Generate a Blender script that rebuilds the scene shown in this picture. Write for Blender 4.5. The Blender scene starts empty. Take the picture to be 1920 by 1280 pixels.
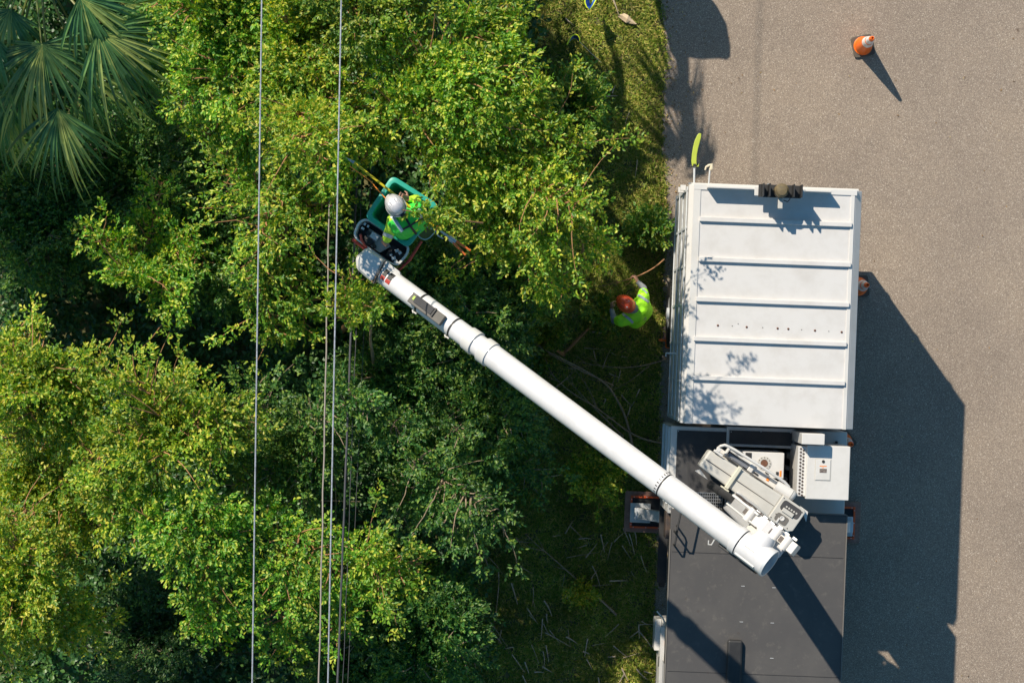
import bpy, bmesh, math, random
import numpy as np
from mathutils import Vector, Matrix, Euler, Quaternion
from mathutils.bvhtree import BVHTree
R = math.radians
SC = bpy.context.scene
COL = SC.collection
rng = np.random.default_rng(7)
random.seed(7)

# ------------------------------------------------------------------ camera, sky, sun
CAMH = 33.0; FPX = 3880.0            # drone height, focal length in pixels of a 1920 wide frame
cd = bpy.data.cameras.new('camera'); cam = bpy.data.objects.new('camera', cd); COL.objects.link(cam)
cam.location = (0, 0, CAMH); cam.rotation_euler = (0, 0, 0)
cd.sensor_width = 36; cd.lens = FPX/1920*36; cd.clip_end = 2000; cd.clip_start = .5
SC.camera = cam
SUN_EL = R(40.9); SUN_AZ = R(-35)    # azimuth measured from +Y
w = bpy.data.worlds.new('World'); SC.world = w; w.use_nodes = True
nt = w.node_tree; bg = nt.nodes['Background']
sky = nt.nodes.new('ShaderNodeTexSky'); sky.sky_type = 'NISHITA'; sky.sun_disc = False
sky.sun_elevation = SUN_EL; sky.sun_rotation = SUN_AZ; sky.air_density = 1.3; sky.dust_density = .4; sky.ozone_density = 1.5
hsv = nt.nodes.new('ShaderNodeHueSaturation'); hsv.inputs['Saturation'].default_value = 1.35; hsv.inputs['Hue'].default_value = .487
nt.links.new(sky.outputs[0], hsv.inputs['Color']); nt.links.new(hsv.outputs[0], bg.inputs[0]); bg.inputs[1].default_value = .075
sl = bpy.data.lights.new('sun', 'SUN'); sun = bpy.data.objects.new('sun', sl); COL.objects.link(sun)
sl.energy = 4.6; sl.angle = R(.53); sl.color = (1, .90, .74)
sdir = Vector((math.sin(SUN_AZ)*math.cos(SUN_EL), math.cos(SUN_AZ)*math.cos(SUN_EL), math.sin(SUN_EL)))
sun.rotation_euler = sdir.to_track_quat('Z', 'Y').to_euler(); sun.location = sdir*60
SC.view_settings.view_transform = 'Standard'; SC.view_settings.look = 'None'
SC.view_settings.exposure = .42; SC.view_settings.gamma = 1
SC.render.engine = 'CYCLES'

# ------------------------------------------------------------------ helpers
def P(px, py, z=0.0):
    k = (CAMH-z)/FPX
    return Vector(((px-960)*k, (640-py)*k, z))

def mat(name, base, rough=.6, metal=0., var=None, vscale=6., vamt=.15, bump=0., bscale=40., spec=.5, coat=0., detail=6.):
    m = bpy.data.materials.new(name); m.use_nodes = True
    n = m.node_tree; b = n.nodes['Principled BSDF']
    b.inputs['Base Color'].default_value = (*base, 1); b.inputs['Roughness'].default_value = rough
    b.inputs['Metallic'].default_value = metal; b.inputs['Specular IOR Level'].default_value = spec
    b.inputs['Coat Weight'].default_value = coat
    tc = n.nodes.new('ShaderNodeTexCoord')
    if var is None: var = tuple(c*.7 for c in base)
    no = n.nodes.new('ShaderNodeTexNoise'); no.inputs['Scale'].default_value = vscale; no.inputs['Detail'].default_value = detail
    no.inputs['Roughness'].default_value = .65
    n.links.new(tc.outputs['Object'], no.inputs['Vector'])
    cr = n.nodes.new('ShaderNodeValToRGB'); cr.color_ramp.elements[0].position = .45; cr.color_ramp.elements[1].position = .75
    n.links.new(no.outputs['Fac'], cr.inputs['Fac'])
    mu = n.nodes.new('ShaderNodeMath'); mu.operation = 'MULTIPLY'; mu.inputs[1].default_value = vamt
    n.links.new(cr.outputs['Color'], mu.inputs[0])
    mx = n.nodes.new('ShaderNodeMix'); mx.data_type = 'RGBA'
    mx.inputs['A'].default_value = (*base, 1); mx.inputs['B'].default_value = (*var, 1)
    n.links.new(mu.outputs[0], mx.inputs['Factor']); n.links.new(mx.outputs['Result'], b.inputs['Base Color'])
    if bump:
        n2 = n.nodes.new('ShaderNodeTexNoise'); n2.inputs['Scale'].default_value = bscale; n2.inputs['Detail'].default_value = 4
        n.links.new(tc.outputs['Object'], n2.inputs['Vector'])
        bp = n.nodes.new('ShaderNodeBump'); bp.inputs['Strength'].default_value = bump; bp.inputs['Distance'].default_value = .03 if bscale < 20 else .01
        n.links.new(n2.outputs['Fac'], bp.inputs['Height']); n.links.new(bp.outputs[0], b.inputs['Normal'])
    return m

def leafmat(name, a, b_, c, trans=.35, rough=.42):
    """leaf: per-leaf random colour between three tones, partly translucent"""
    m = bpy.data.materials.new(name); m.use_nodes = True
    n = m.node_tree; b = n.nodes['Principled BSDF']; out = n.nodes['Material Output']
    g = n.nodes.new('ShaderNodeNewGeometry')
    cr = n.nodes.new('ShaderNodeValToRGB'); e = cr.color_ramp.elements
    e[0].position = 0; e[0].color = (*a, 1); e[1].position = 1; e[1].color = (*c, 1)
    k = e.new(.55); k.color = (*b_, 1)
    n.links.new(g.outputs['Random Per Island'], cr.inputs['Fac'])
    hs = n.nodes.new('ShaderNodeHueSaturation')
    oi = n.nodes.new('ShaderNodeObjectInfo')
    mr = n.nodes.new('ShaderNodeMapRange'); mr.inputs['To Min'].default_value = .485; mr.inputs['To Max'].default_value = .512
    n.links.new(oi.outputs['Random'], mr.inputs['Value']); n.links.new(mr.outputs[0], hs.inputs['Hue'])
    tc = n.nodes.new('ShaderNodeTexCoord'); no = n.nodes.new('ShaderNodeTexNoise'); no.inputs['Scale'].default_value = 1.4
    n.links.new(tc.outputs['Object'], no.inputs['Vector'])
    m2 = n.nodes.new('ShaderNodeMapRange'); m2.inputs['From Min'].default_value = .3; m2.inputs['From Max'].default_value = .7
    m2.inputs['To Min'].default_value = .7; m2.inputs['To Max'].default_value = 1.3
    n.links.new(no.outputs['Fac'], m2.inputs['Value']); n.links.new(m2.outputs[0], hs.inputs['Value'])
    n.links.new(cr.outputs[0], hs.inputs['Color'])
    n.links.new(hs.outputs[0], b.inputs['Base Color']); b.inputs['Roughness'].default_value = rough
    t = n.nodes.new('ShaderNodeBsdfTranslucent')
    h2 = n.nodes.new('ShaderNodeHueSaturation'); h2.inputs['Hue'].default_value = .485; h2.inputs['Saturation'].default_value = 1.15; h2.inputs['Value'].default_value = 1.3
    n.links.new(hs.outputs[0], h2.inputs['Color']); n.links.new(h2.outputs[0], t.inputs[0])
    ms = n.nodes.new('ShaderNodeMixShader'); ms.inputs[0].default_value = trans
    n.links.new(b.outputs[0], ms.inputs[1]); n.links.new(t.outputs[0], ms.inputs[2]); n.links.new(ms.outputs[0], out.inputs[0])
    return m

MW = {}     # world matrices of the empties (the depsgraph is not evaluated while building)
def tag(o, label=None, cat=None, group=None, kind=None):
    if label: o['label'] = label
    if cat: o['category'] = cat
    if group: o['group'] = group
    if kind: o['kind'] = kind
    return o
def thing(name, loc, label, cat, rotz=0., group=None):
    o = bpy.data.objects.new(name, None); COL.objects.link(o)
    o.empty_display_size = .2; o.location = loc; o.rotation_euler = (0, 0, rotz)
    MW[o.name] = Matrix.Translation(Vector(loc)) @ Matrix.Rotation(rotz, 4, 'Z')
    return tag(o, label, cat, group)

def link_mesh(name, me, m, parent=None, smooth=False, bevel=0., origin=None):
    """me holds world coordinates; the object gets its own origin and sits under parent"""
    if origin is None and len(me.vertices):
        co = np.empty(len(me.vertices)*3); me.vertices.foreach_get('co', co); co = co.reshape(-1, 3)
        a, b = co.min(0), co.max(0); origin = Vector(((a[0]+b[0])/2, (a[1]+b[1])/2, a[2]))
    me.transform(Matrix.Translation(-origin))
    o = bpy.data.objects.new(name, me); COL.objects.link(o)
    W = Matrix.Translation(origin)
    if parent is not None:
        o.parent = parent
        pm = MW[parent.name]; o.matrix_basis = pm.inverted() @ W
    else: o.matrix_basis = W
    MW[o.name] = W
    if m is not None:
        for q in (m if isinstance(m, (list, tuple)) else [m]): me.materials.append(q)
    if smooth:
        me.polygons.foreach_set('use_smooth', [True]*len(me.polygons))
    if bevel:
        md = o.modifiers.new('bevel', 'BEVEL'); md.width = bevel; md.segments = 2; md.limit_method = 'ANGLE'; md.angle_limit = R(35)
    return o

class MB:
    """collects shapes in world coordinates and links them as ONE mesh object"""
    def __init__(s, M=None): s.v = []; s.f = []; s.mi = []; s.M = M; s.cur = 0
    def add(s, vs, fs):
        o = len(s.v)
        for p in vs:
            p = Vector(p); s.v.append(s.M @ p if s.M is not None else p)
        for f in fs: s.f.append([o+i for i in f]); s.mi.append(s.cur)
        return s
    def box(s, x0, y0, z0, x1, y1, z1, M=None):
        if x0 > x1: x0, x1 = x1, x0
        if y0 > y1: y0, y1 = y1, y0
        if z0 > z1: z0, z1 = z1, z0
        vs = [Vector(q) for q in ((x0,y0,z0),(x1,y0,z0),(x1,y1,z0),(x0,y1,z0),(x0,y0,z1),(x1,y0,z1),(x1,y1,z1),(x0,y1,z1))]
        if M is not None: vs = [M @ q for q in vs]
        return s.add(vs, [(0,3,2,1),(4,5,6,7),(0,1,5,4),(1,2,6,5),(2,3,7,6),(3,0,4,7)])
    def prism(s, poly, z0, z1, M=None):
        """poly: list of (x, y) counter clockwise"""
        a = sum(poly[i][0]*poly[(i+1) % len(poly)][1]-poly[(i+1) % len(poly)][0]*poly[i][1] for i in range(len(poly)))
        if a < 0: poly = poly[::-1]
        n = len(poly); vs = [Vector((p[0], p[1], z0)) for p in poly]+[Vector((p[0], p[1], z1)) for p in poly]
        if M is not None: vs = [M @ q for q in vs]
        return s.add(vs, [list(range(n))[::-1], list(range(n, 2*n))]+[(i, (i+1) % n, n+(i+1) % n, n+i) for i in range(n)])
    def tube(s, pts, r, n=10, caps=True):
        """swept round tube; r a number or one radius per point"""
        pts = [Vector(p) for p in pts]; rr = r if isinstance(r, (list, tuple)) else [r]*len(pts)
        vs = []; up = None
        for i, p in enumerate(pts):
            t = (pts[min(i+1, len(pts)-1)]-pts[max(i-1, 0)]).normalized()
            if up is None:
                up = Vector((0, 0, 1)) if abs(t.z) < .9 else Vector((1, 0, 0))
            a = t.cross(up).normalized(); b = a.cross(t).normalized(); up = b
            for k in range(n):
                th = 2*math.pi*k/n; vs.append(p+(a*math.cos(th)+b*math.sin(th))*rr[i])
        fs = []
        for i in range(len(pts)-1):
            for k in range(n):
                q = (k+1) % n; fs.append((i*n+k, i*n+q, (i+1)*n+q, (i+1)*n+k))
        if caps: fs += [list(range(n))[::-1], list(range((len(pts)-1)*n, len(pts)*n))]
        return s.add(vs, fs)
    def rings(s, loops, cap0=True, cap1=True):
        n = len(loops[0]); vs = [p for l in loops for p in l]; fs = []
        for i in range(len(loops)-1):
            for k in range(n):
                q = (k+1) % n; fs.append((i*n+k, i*n+q, (i+1)*n+q, (i+1)*n+k))
        if cap0: fs.append(list(range(n))[::-1])
        if cap1: fs.append(list(range((len(loops)-1)*n, len(loops)*n)))
        return s.add(vs, fs)
    def lathe(s, prof, n=24, M=None, cap0=True, cap1=True):
        loops = []
        for r, z in prof:
            l = [Vector((r*math.cos(2*math.pi*k/n), r*math.sin(2*math.pi*k/n), z)) for k in range(n)]
            loops.append([M @ q for q in l] if M is not None else l)
        return s.rings(loops, cap0, cap1)
    def build(s, name, m, parent=None, smooth=False, bevel=0., fix=True):
        me = bpy.data.meshes.new(name); me.from_pydata([tuple(p) for p in s.v], [], s.f)
        if any(s.mi): me.polygons.foreach_set('material_index', s.mi)
        if fix:
            bm = bmesh.new(); bm.from_mesh(me); bmesh.ops.recalc_face_normals(bm, faces=bm.faces); bm.to_mesh(me); bm.free()
        me.update()
        o = link_mesh(name, me, m, parent, smooth, bevel)
        if smooth and len(me.polygons):
            md = o.modifiers.new('edges', 'EDGE_SPLIT'); md.split_angle = R(38)
        return o

def np_mesh(name, V, F):
    """V (n,3), F (m,k) all faces the same size"""
    me = bpy.data.meshes.new(name); k = F.shape[1]
    me.vertices.add(len(V)); me.vertices.foreach_set('co', np.ascontiguousarray(V, dtype=np.float32).ravel())
    me.loops.add(F.size); me.loops.foreach_set('vertex_index', np.ascontiguousarray(F, dtype=np.int32).ravel())
    me.polygons.add(len(F)); me.polygons.foreach_set('loop_start', np.arange(0, F.size, k, dtype=np.int32))
    me.update(calc_edges=True); me.validate()
    return me

def rpoly(cs, rad, n=5):
    """round the corners of a polygon given as Vectors"""
    out = []; N = len(cs)
    for i in range(N):
        p = cs[i]; a = (cs[i-1]-p); b = (cs[(i+1) % N]-p)
        ra = min(rad, a.length*.45, b.length*.45)
        p0 = p+a.normalized()*ra; p2 = p+b.normalized()*ra
        for k in range(n+1):
            t = k/n; out.append(p0*(1-t)**2+p*2*t*(1-t)+p2*t*t)
    return out

# ------------------------------------------------------------------ materials
M_white = mat('white_paint', (.62, .605, .59), .38, var=(.42, .40, .36), vscale=2.2, vamt=.35, coat=.2)
M_roof = mat('roof_white', (.61, .595, .59), .5, var=(.43, .40, .37), vscale=3.0, vamt=.42, detail=9.)
M_fiber = mat('fibreglass_white', (.655, .645, .66), .33, var=(.47, .45, .44), vscale=5, vamt=.45, coat=.25, detail=9.)
M_grey = mat('putty_grey', (.49, .475, .445), .55, var=(.39, .365, .33), vscale=5, vamt=.4)
M_black = mat('black_mat', (.045, .045, .05), .8, var=(.10, .095, .09), vscale=3, vamt=.5, bump=.2, bscale=150)
M_blk = mat('black_rubber', (.02, .02, .022), .6, var=(.05, .05, .05), vscale=8, vamt=.5)
M_dark = mat('dark_machinery', (.05, .04, .038), .6, var=(.16, .09, .05), vscale=14, vamt=.6)
M_steel = mat('steel', (.5, .52, .54), .35, metal=.7, var=(.3, .26, .22), vscale=12, vamt=.5)
M_galv = mat('galvanised_plate', (.60, .62, .65), .5, metal=.1, var=(.35, .36, .38), vscale=9, vamt=.5)
M_glass = mat('dark_glass', (.02, .025, .03), .08)
M_orange = mat('orange_decal', (.85, .25, .03), .5)
M_red = mat('red_rubber', (.42, .05, .035), .5, var=(.25, .03, .02), vamt=.4)
M_amber = mat('amber_lens', (.9, .3, .02), .25)
M_teal = mat('green_fibreglass', (.02, .33, .245), .42, var=(.06, .42, .34), vscale=5, vamt=.5)
M_wood = mat('pad_wood', (.32, .19, .15), .8, var=(.09, .06, .05), vscale=7, vamt=.8, bump=.3, bscale=60)
M_tan = mat('tan_box', (.45, .27, .1), .6, var=(.2, .12, .05), vscale=12, vamt=.6)
M_bark = mat('bark', (.40, .20, .09), .85, var=(.15, .09, .055), vscale=14, vamt=.9, bump=.6, bscale=60)
M_barkd = mat('dull_bark', (.34, .25, .17), .9, var=(.10, .08, .06), vscale=14, vamt=.9, bump=.5, bscale=60)

# deck mat: dusty charcoal with spots and scuffs
def deck_mat():
    m = mat('deck_mat', (.066, .063, .064), .75, var=(.10, .093, .088), vscale=1.6, vamt=.6, bump=.15, bscale=200)
    n = m.node_tree; b = n.nodes['Principled BSDF']
    src = b.inputs['Base Color'].links[0].from_socket
    tc = n.nodes.new('ShaderNodeTexCoord')
    no = n.nodes.new('ShaderNodeTexNoise'); no.inputs['Scale'].default_value = 9; no.inputs['Detail'].default_value = 8; no.inputs['Roughness'].default_value = .7
    n.links.new(tc.outputs['Object'], no.inputs['Vector'])
    r = n.nodes.new('ShaderNodeMapRange'); r.inputs['From Min'].default_value = .56; r.inputs['From Max'].default_value = .72; r.inputs['To Max'].default_value = .2
    n.links.new(no.outputs['Fac'], r.inputs['Value'])
    mx = n.nodes.new('ShaderNodeMix'); mx.data_type = 'RGBA'; mx.inputs['B'].default_value = (.27, .24, .2, 1)
    n.links.new(r.outputs[0], mx.inputs['Factor']); n.links.new(src, mx.inputs['A'])
    vo = n.nodes.new('ShaderNodeTexVoronoi'); vo.inputs['Scale'].default_value = 3.2
    n.links.new(tc.outputs['Object'], vo.inputs['Vector'])
    r2 = n.nodes.new('ShaderNodeMapRange'); r2.inputs['From Min'].default_value = .05; r2.inputs['From Max'].default_value = .085; r2.inputs['To Min'].default_value = .55; r2.inputs['To Max'].default_value = 0
    n.links.new(vo.outputs['Distance'], r2.inputs['Value'])
    mx2 = n.nodes.new('ShaderNodeMix'); mx2.data_type = 'RGBA'; mx2.inputs['B'].default_value = (.06, .05, .045, 1)
    n.links.new(r2.outputs[0], mx2.inputs['Factor']); n.links.new(mx.outputs['Result'], mx2.inputs['A'])
    n.links.new(mx2.outputs['Result'], b.inputs['Base Color'])
    return m
M_deck = deck_mat()

def asphalt():
    m = bpy.data.materials.new('asphalt'); m.use_nodes = True; n = m.node_tree; b = n.nodes['Principled BSDF']
    tc = n.nodes.new('ShaderNodeTexCoord')
    def noise(sc, det=3, ro=.6):
        q = n.nodes.new('ShaderNodeTexNoise'); q.inputs['Scale'].default_value = sc; q.inputs['Detail'].default_value = det; q.inputs['Roughness'].default_value = ro
        n.links.new(tc.outputs['Object'], q.inputs['Vector']); return q
    def ramp(src, els):
        c = n.nodes.new('ShaderNodeValToRGB'); e = c.color_ramp.elements
        while len(e) < len(els): e.new(.5)
        for i, (p, col) in enumerate(els): e[i].position = p; e[i].color = (*col, 1)
        n.links.new(src, c.inputs['Fac']); return c
    vo = n.nodes.new('ShaderNodeTexVoronoi'); vo.inputs['Scale'].default_value = 110; n.links.new(tc.outputs['Object'], vo.inputs['Vector'])
    sx = n.nodes.new('ShaderNodeSeparateColor'); n.links.new(vo.outputs['Color'], sx.inputs[0])
    c1 = ramp(sx.outputs[0], [(0, (.20, .162, .132)), (.35, (.275, .222, .18)), (.72, (.33, .268, .216)), (.93, (.40, .335, .27)), (1, (.62, .55, .47))])
    big = noise(.55, 7, .7); c2 = ramp(big.outputs['Fac'], [(.3, (.82, .81, .82)), (.5, (.97, .96, .96)), (.7, (1.08, 1.06, 1.03))])
    fine = noise(130, 2); c3 = ramp(fine.outputs['Fac'], [(.3, (.78, .78, .78)), (.7, (1.16, 1.16, 1.16))])
    def mul(a, b_):
        x = n.nodes.new('ShaderNodeMix'); x.data_type = 'RGBA'; x.blend_type = 'MULTIPLY'; x.inputs['Factor'].default_value = 1
        n.links.new(a, x.inputs['A']); n.links.new(b_, x.inputs['B']); return x.outputs['Result']
    c = mul(mul(c1.outputs[0], c2.outputs[0]), c3.outputs[0])
    v2 = n.nodes.new('ShaderNodeTexVoronoi'); v2.inputs['Scale'].default_value = 1.15; n.links.new(tc.outputs['Object'], v2.inputs['Vector'])
    n4 = noise(22, 4); ad = n.nodes.new('ShaderNodeMath'); ad.operation = 'MULTIPLY_ADD'; ad.inputs[1].default_value = .09
    n.links.new(n4.outputs['Fac'], ad.inputs[0]); n.links.new(v2.outputs['Distance'], ad.inputs[2])
    c4 = ramp(ad.outputs[0], [(.065, (.45, .40, .38)), (.10, (1, 1, 1))])
    c = mul(c, c4.outputs[0])
    n.links.new(c, b.inputs['Base Color']); b.inputs['Roughness'].default_value = .85; b.inputs['Specular IOR Level'].default_value = .35
    bp = n.nodes.new('ShaderNodeBump'); bp.inputs['Strength'].default_value = .55; bp.inputs['Distance'].default_value = .008
    n.links.new(sx.outputs[1], bp.inputs['Height']); n.links.new(bp.outputs[0], b.inputs['Normal'])
    return m
M_asph = asphalt()
M_soil = mat('soil', (.085, .09, .033), .95, var=(.2, .17, .075), vscale=7, vamt=.9, bump=.8, bscale=30)
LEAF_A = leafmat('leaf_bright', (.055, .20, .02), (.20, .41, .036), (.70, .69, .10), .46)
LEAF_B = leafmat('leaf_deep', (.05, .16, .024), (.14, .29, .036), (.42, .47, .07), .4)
LEAF_D = leafmat('leaf_shaded', (.028, .115, .03), (.075, .20, .04), (.24, .36, .06), .4)  # darker copy of the leaf tones, standing in for shade under the canopy
LEAF_Y = leafmat('leaf_yellowing', (.07, .21, .018), (.25, .39, .034), (.70, .62, .09), .44)
LEAF_V = leafmat('vine_leaf', (.022, .085, .026), (.05, .14, .036), (.12, .23, .05), .3)  # vine greens, set darker to deepen the shade in the gaps
LEAF_P = leafmat('palm_leaf', (.06, .17, .07), (.12, .27, .09), (.50, .56, .17), .3, .26)
GRASS = leafmat('grass_blade', (.15, .28, .025), (.34, .40, .045), (.72, .60, .2), .35, .6)

# ------------------------------------------------------------------ ground and road
def ground():
    mb = MB(); mb.add([(-300, -300, 0), (300, -300, 0), (300, 300, 0), (-300, 300, 0)], [(0, 1, 2, 3)])
    tag(mb.build('ground', M_soil, fix=False), kind='structure')
    e = [(1236,-4000),(1232,-700),(1236,-200),(1238,0),(1246,60),(1252,110),(1244,160),(1243,280),(1250,350),(1250,420),(1243,520),(1245,600),
         (1237,700),(1234,760),(1236,830),(1231,900),(1230,1000),(1228,1100),(1224,1170),(1234,1230),(1228,1280),(1230,1600),(1240,6000)]
    pts = []
    for i in range(len(e)-1):
        a, b = e[i], e[i+1]; L = abs(b[1]-a[1]); n = max(1, int(L/7)) if -300 < a[1] < 1500 else 1
        for k in range(n):
            t = k/n; pts.append((a[0]+(b[0]-a[0])*t+(random.gauss(0, 1.7) if n > 1 else 0), a[1]+(b[1]-a[1])*t))
    pts.append(e[-1])
    vs = []
    for (x, y) in pts:
        q = P(x, y, .004); vs.append(q)
    n = len(vs); mb = MB()
    allv = vs+[Vector((60, q.y, .004)) for q in vs]
    mb.add(allv, [(i, i+1, n+i+1, n+i) for i in range(n-1)])
    o = mb.build('road', M_asph); tag(o, kind='structure')
ground()

def grass():
    n = 290000
    px = rng.uniform(840, 1262, n); py = rng.uniform(-420, 1480, n)
    # frayed edge against the asphalt
    ye = np.array([-100, 0, 60, 110, 160, 280, 350, 520, 600, 700, 830, 1000, 1170, 1230, 1400])
    xe = np.array([1237, 1238, 1246, 1252, 1244, 1243, 1250, 1243, 1245, 1237, 1236, 1230, 1224, 1234, 1228])
    lim = np.interp(py, ye, xe)+rng.normal(0, 3.0, n)
    keep = px < lim; px, py = px[keep], py[keep]
    # thinner far under the crowns, tufty
    tuft = np.sin(px*.11+np.sin(py*.07)*2)+np.sin(py*.13+px*.05)
    keep = rng.uniform(0, 1, len(px)) < np.clip(.75+.25*tuft, .25, 1)*np.clip((px-800)/140, .3, 1); px, py = px[keep], py[keep]
    n = len(px); k = CAMH/FPX
    b = np.stack([(px-960)*k, (640-py)*k, np.full(n, .0)], 1)
    th = rng.uniform(0, 2*np.pi, n); L = rng.uniform(.035, .095, n); h = rng.uniform(.01, .04, n)
    d = np.stack([np.cos(th), np.sin(th), np.zeros(n)], 1); s = np.stack([-np.sin(th), np.cos(th), np.zeros(n)], 1)*rng.uniform(.0035, .0065, n)[:, None]
    mid = b+d*(L*.5)[:, None]; mid[:, 2] += h
    tip = b+d*L[:, None]; tip[:, 2] += h*rng.uniform(.6, 1.5, n)
    V = np.stack([b-s, b+s, mid+s, tip, mid-s], 1).reshape(-1, 3)
    F = (np.arange(n)*5)[:, None]+np.array([[0, 1, 2, 3, 4]])
    o = link_mesh('grass', np_mesh('grass', V, F), GRASS)
    tag(o, 'short patchy lawn grass between the trees and the asphalt edge', 'grass', kind='stuff')
grass()

# ------------------------------------------------------------------ foliage
def nrm(a): return a/np.maximum(np.linalg.norm(a, axis=-1, keepdims=True), 1e-9)
def leaves(c, u, nn, L, W, fold=.25, round_=False):
    """c base points, u leaf direction, nn normal, L length, W width -> verts, faces (quads, two per leaf)"""
    s = nrm(np.cross(u, nn)); nn = nrm(np.cross(s, u))
    L = L[:, None]; W = W[:, None]
    a = .42 if not round_ else .5
    p0 = c; p3 = c+u*L-nn*L*.12
    m = c+u*L*a
    l = m+s*W+nn*W*fold; r = m-s*W+nn*W*fold
    l2 = c+u*L*.78+s*W*.62; r2 = c+u*L*.78-s*W*.62
    V = np.stack([p0, l, l2, p3, r2, r], 1).reshape(-1, 3)
    n = len(c); o = (np.arange(n)*6)[:, None]
    F = np.concatenate([o+np.array([[0, 3, 2, 1]]), o+np.array([[0, 5, 4, 3]])])
    return V, F

class Crown:
    def __init__(s): s.V = []; s.F = []; s.n = 0
    def spray(s, pos, u, nrmv, m, tw, L, W):
        """pos (k,3) twig starts, u directions; m leaves per twig of length tw"""
        k = len(pos)
        t = (np.arange(m)+rng.uniform(0, .8, (k, m)))/m
        side = np.where(np.arange(m) % 2 == 0, 1., -1.)[None, :]
        n1 = nrm(nrmv+rng.normal(0, .25, nrmv.shape))
        sd = nrm(np.cross(u, n1))
        c = pos[:, None, :]+u[:, None, :]*(t*tw)[..., None]+rng.normal(0, .008, (k, m, 3))
        ang = side*rng.uniform(.5, 1.25, (k, m))*(1-.55*t)
        lu = u[:, None, :]*np.cos(ang)[..., None]+sd[:, None, :]*np.sin(ang)[..., None]
        lu = nrm(lu+rng.normal(0, .28, lu.shape)); ln = nrm(n1[:, None, :]+rng.normal(0, .42, lu.shape))
        LL = L*rng.uniform(.65, 1.25, (k, m)); WW = W*rng.uniform(.75, 1.2, (k, m))
        V, F = leaves(c.reshape(-1, 3), lu.reshape(-1, 3), ln.reshape(-1, 3), LL.ravel(), WW.ravel())
        s.V.append(V); s.F.append(F+s.n); s.n += len(V)
    def clump(s, c, r, axis, dens, L=.055, W=.0135, tw=.17, flat=.62, m=9):
        c = np.array(c, float); axis = np.array(axis, float)
        k = max(3, int(dens*r*r))
        d = nrm(rng.normal(0, 1, (k, 3))); d[:, 2] = np.abs(d[:, 2])*1.0-.28
        rad = r*rng.uniform(.15, 1, k)**.55
        pos = d*rad[:, None]; pos[:, 2] *= flat
        al = pos @ axis; pos += axis[None, :]*(al*.45)[:, None]
        u = nrm(d*.55+axis[None, :]*.75+rng.normal(0, .35, (k, 3))+np.array([[0, 0, .12]]))
        nv = nrm(d*.35+np.array([[sdir.x*.45, sdir.y*.45, 1.]])+rng.normal(0, .22, (k, 3)))
        s.spray(c+pos, u, nv, m, tw, L, W)
    def mesh(s, name):
        return np_mesh(name, np.concatenate(s.V), np.concatenate(s.F))

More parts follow.
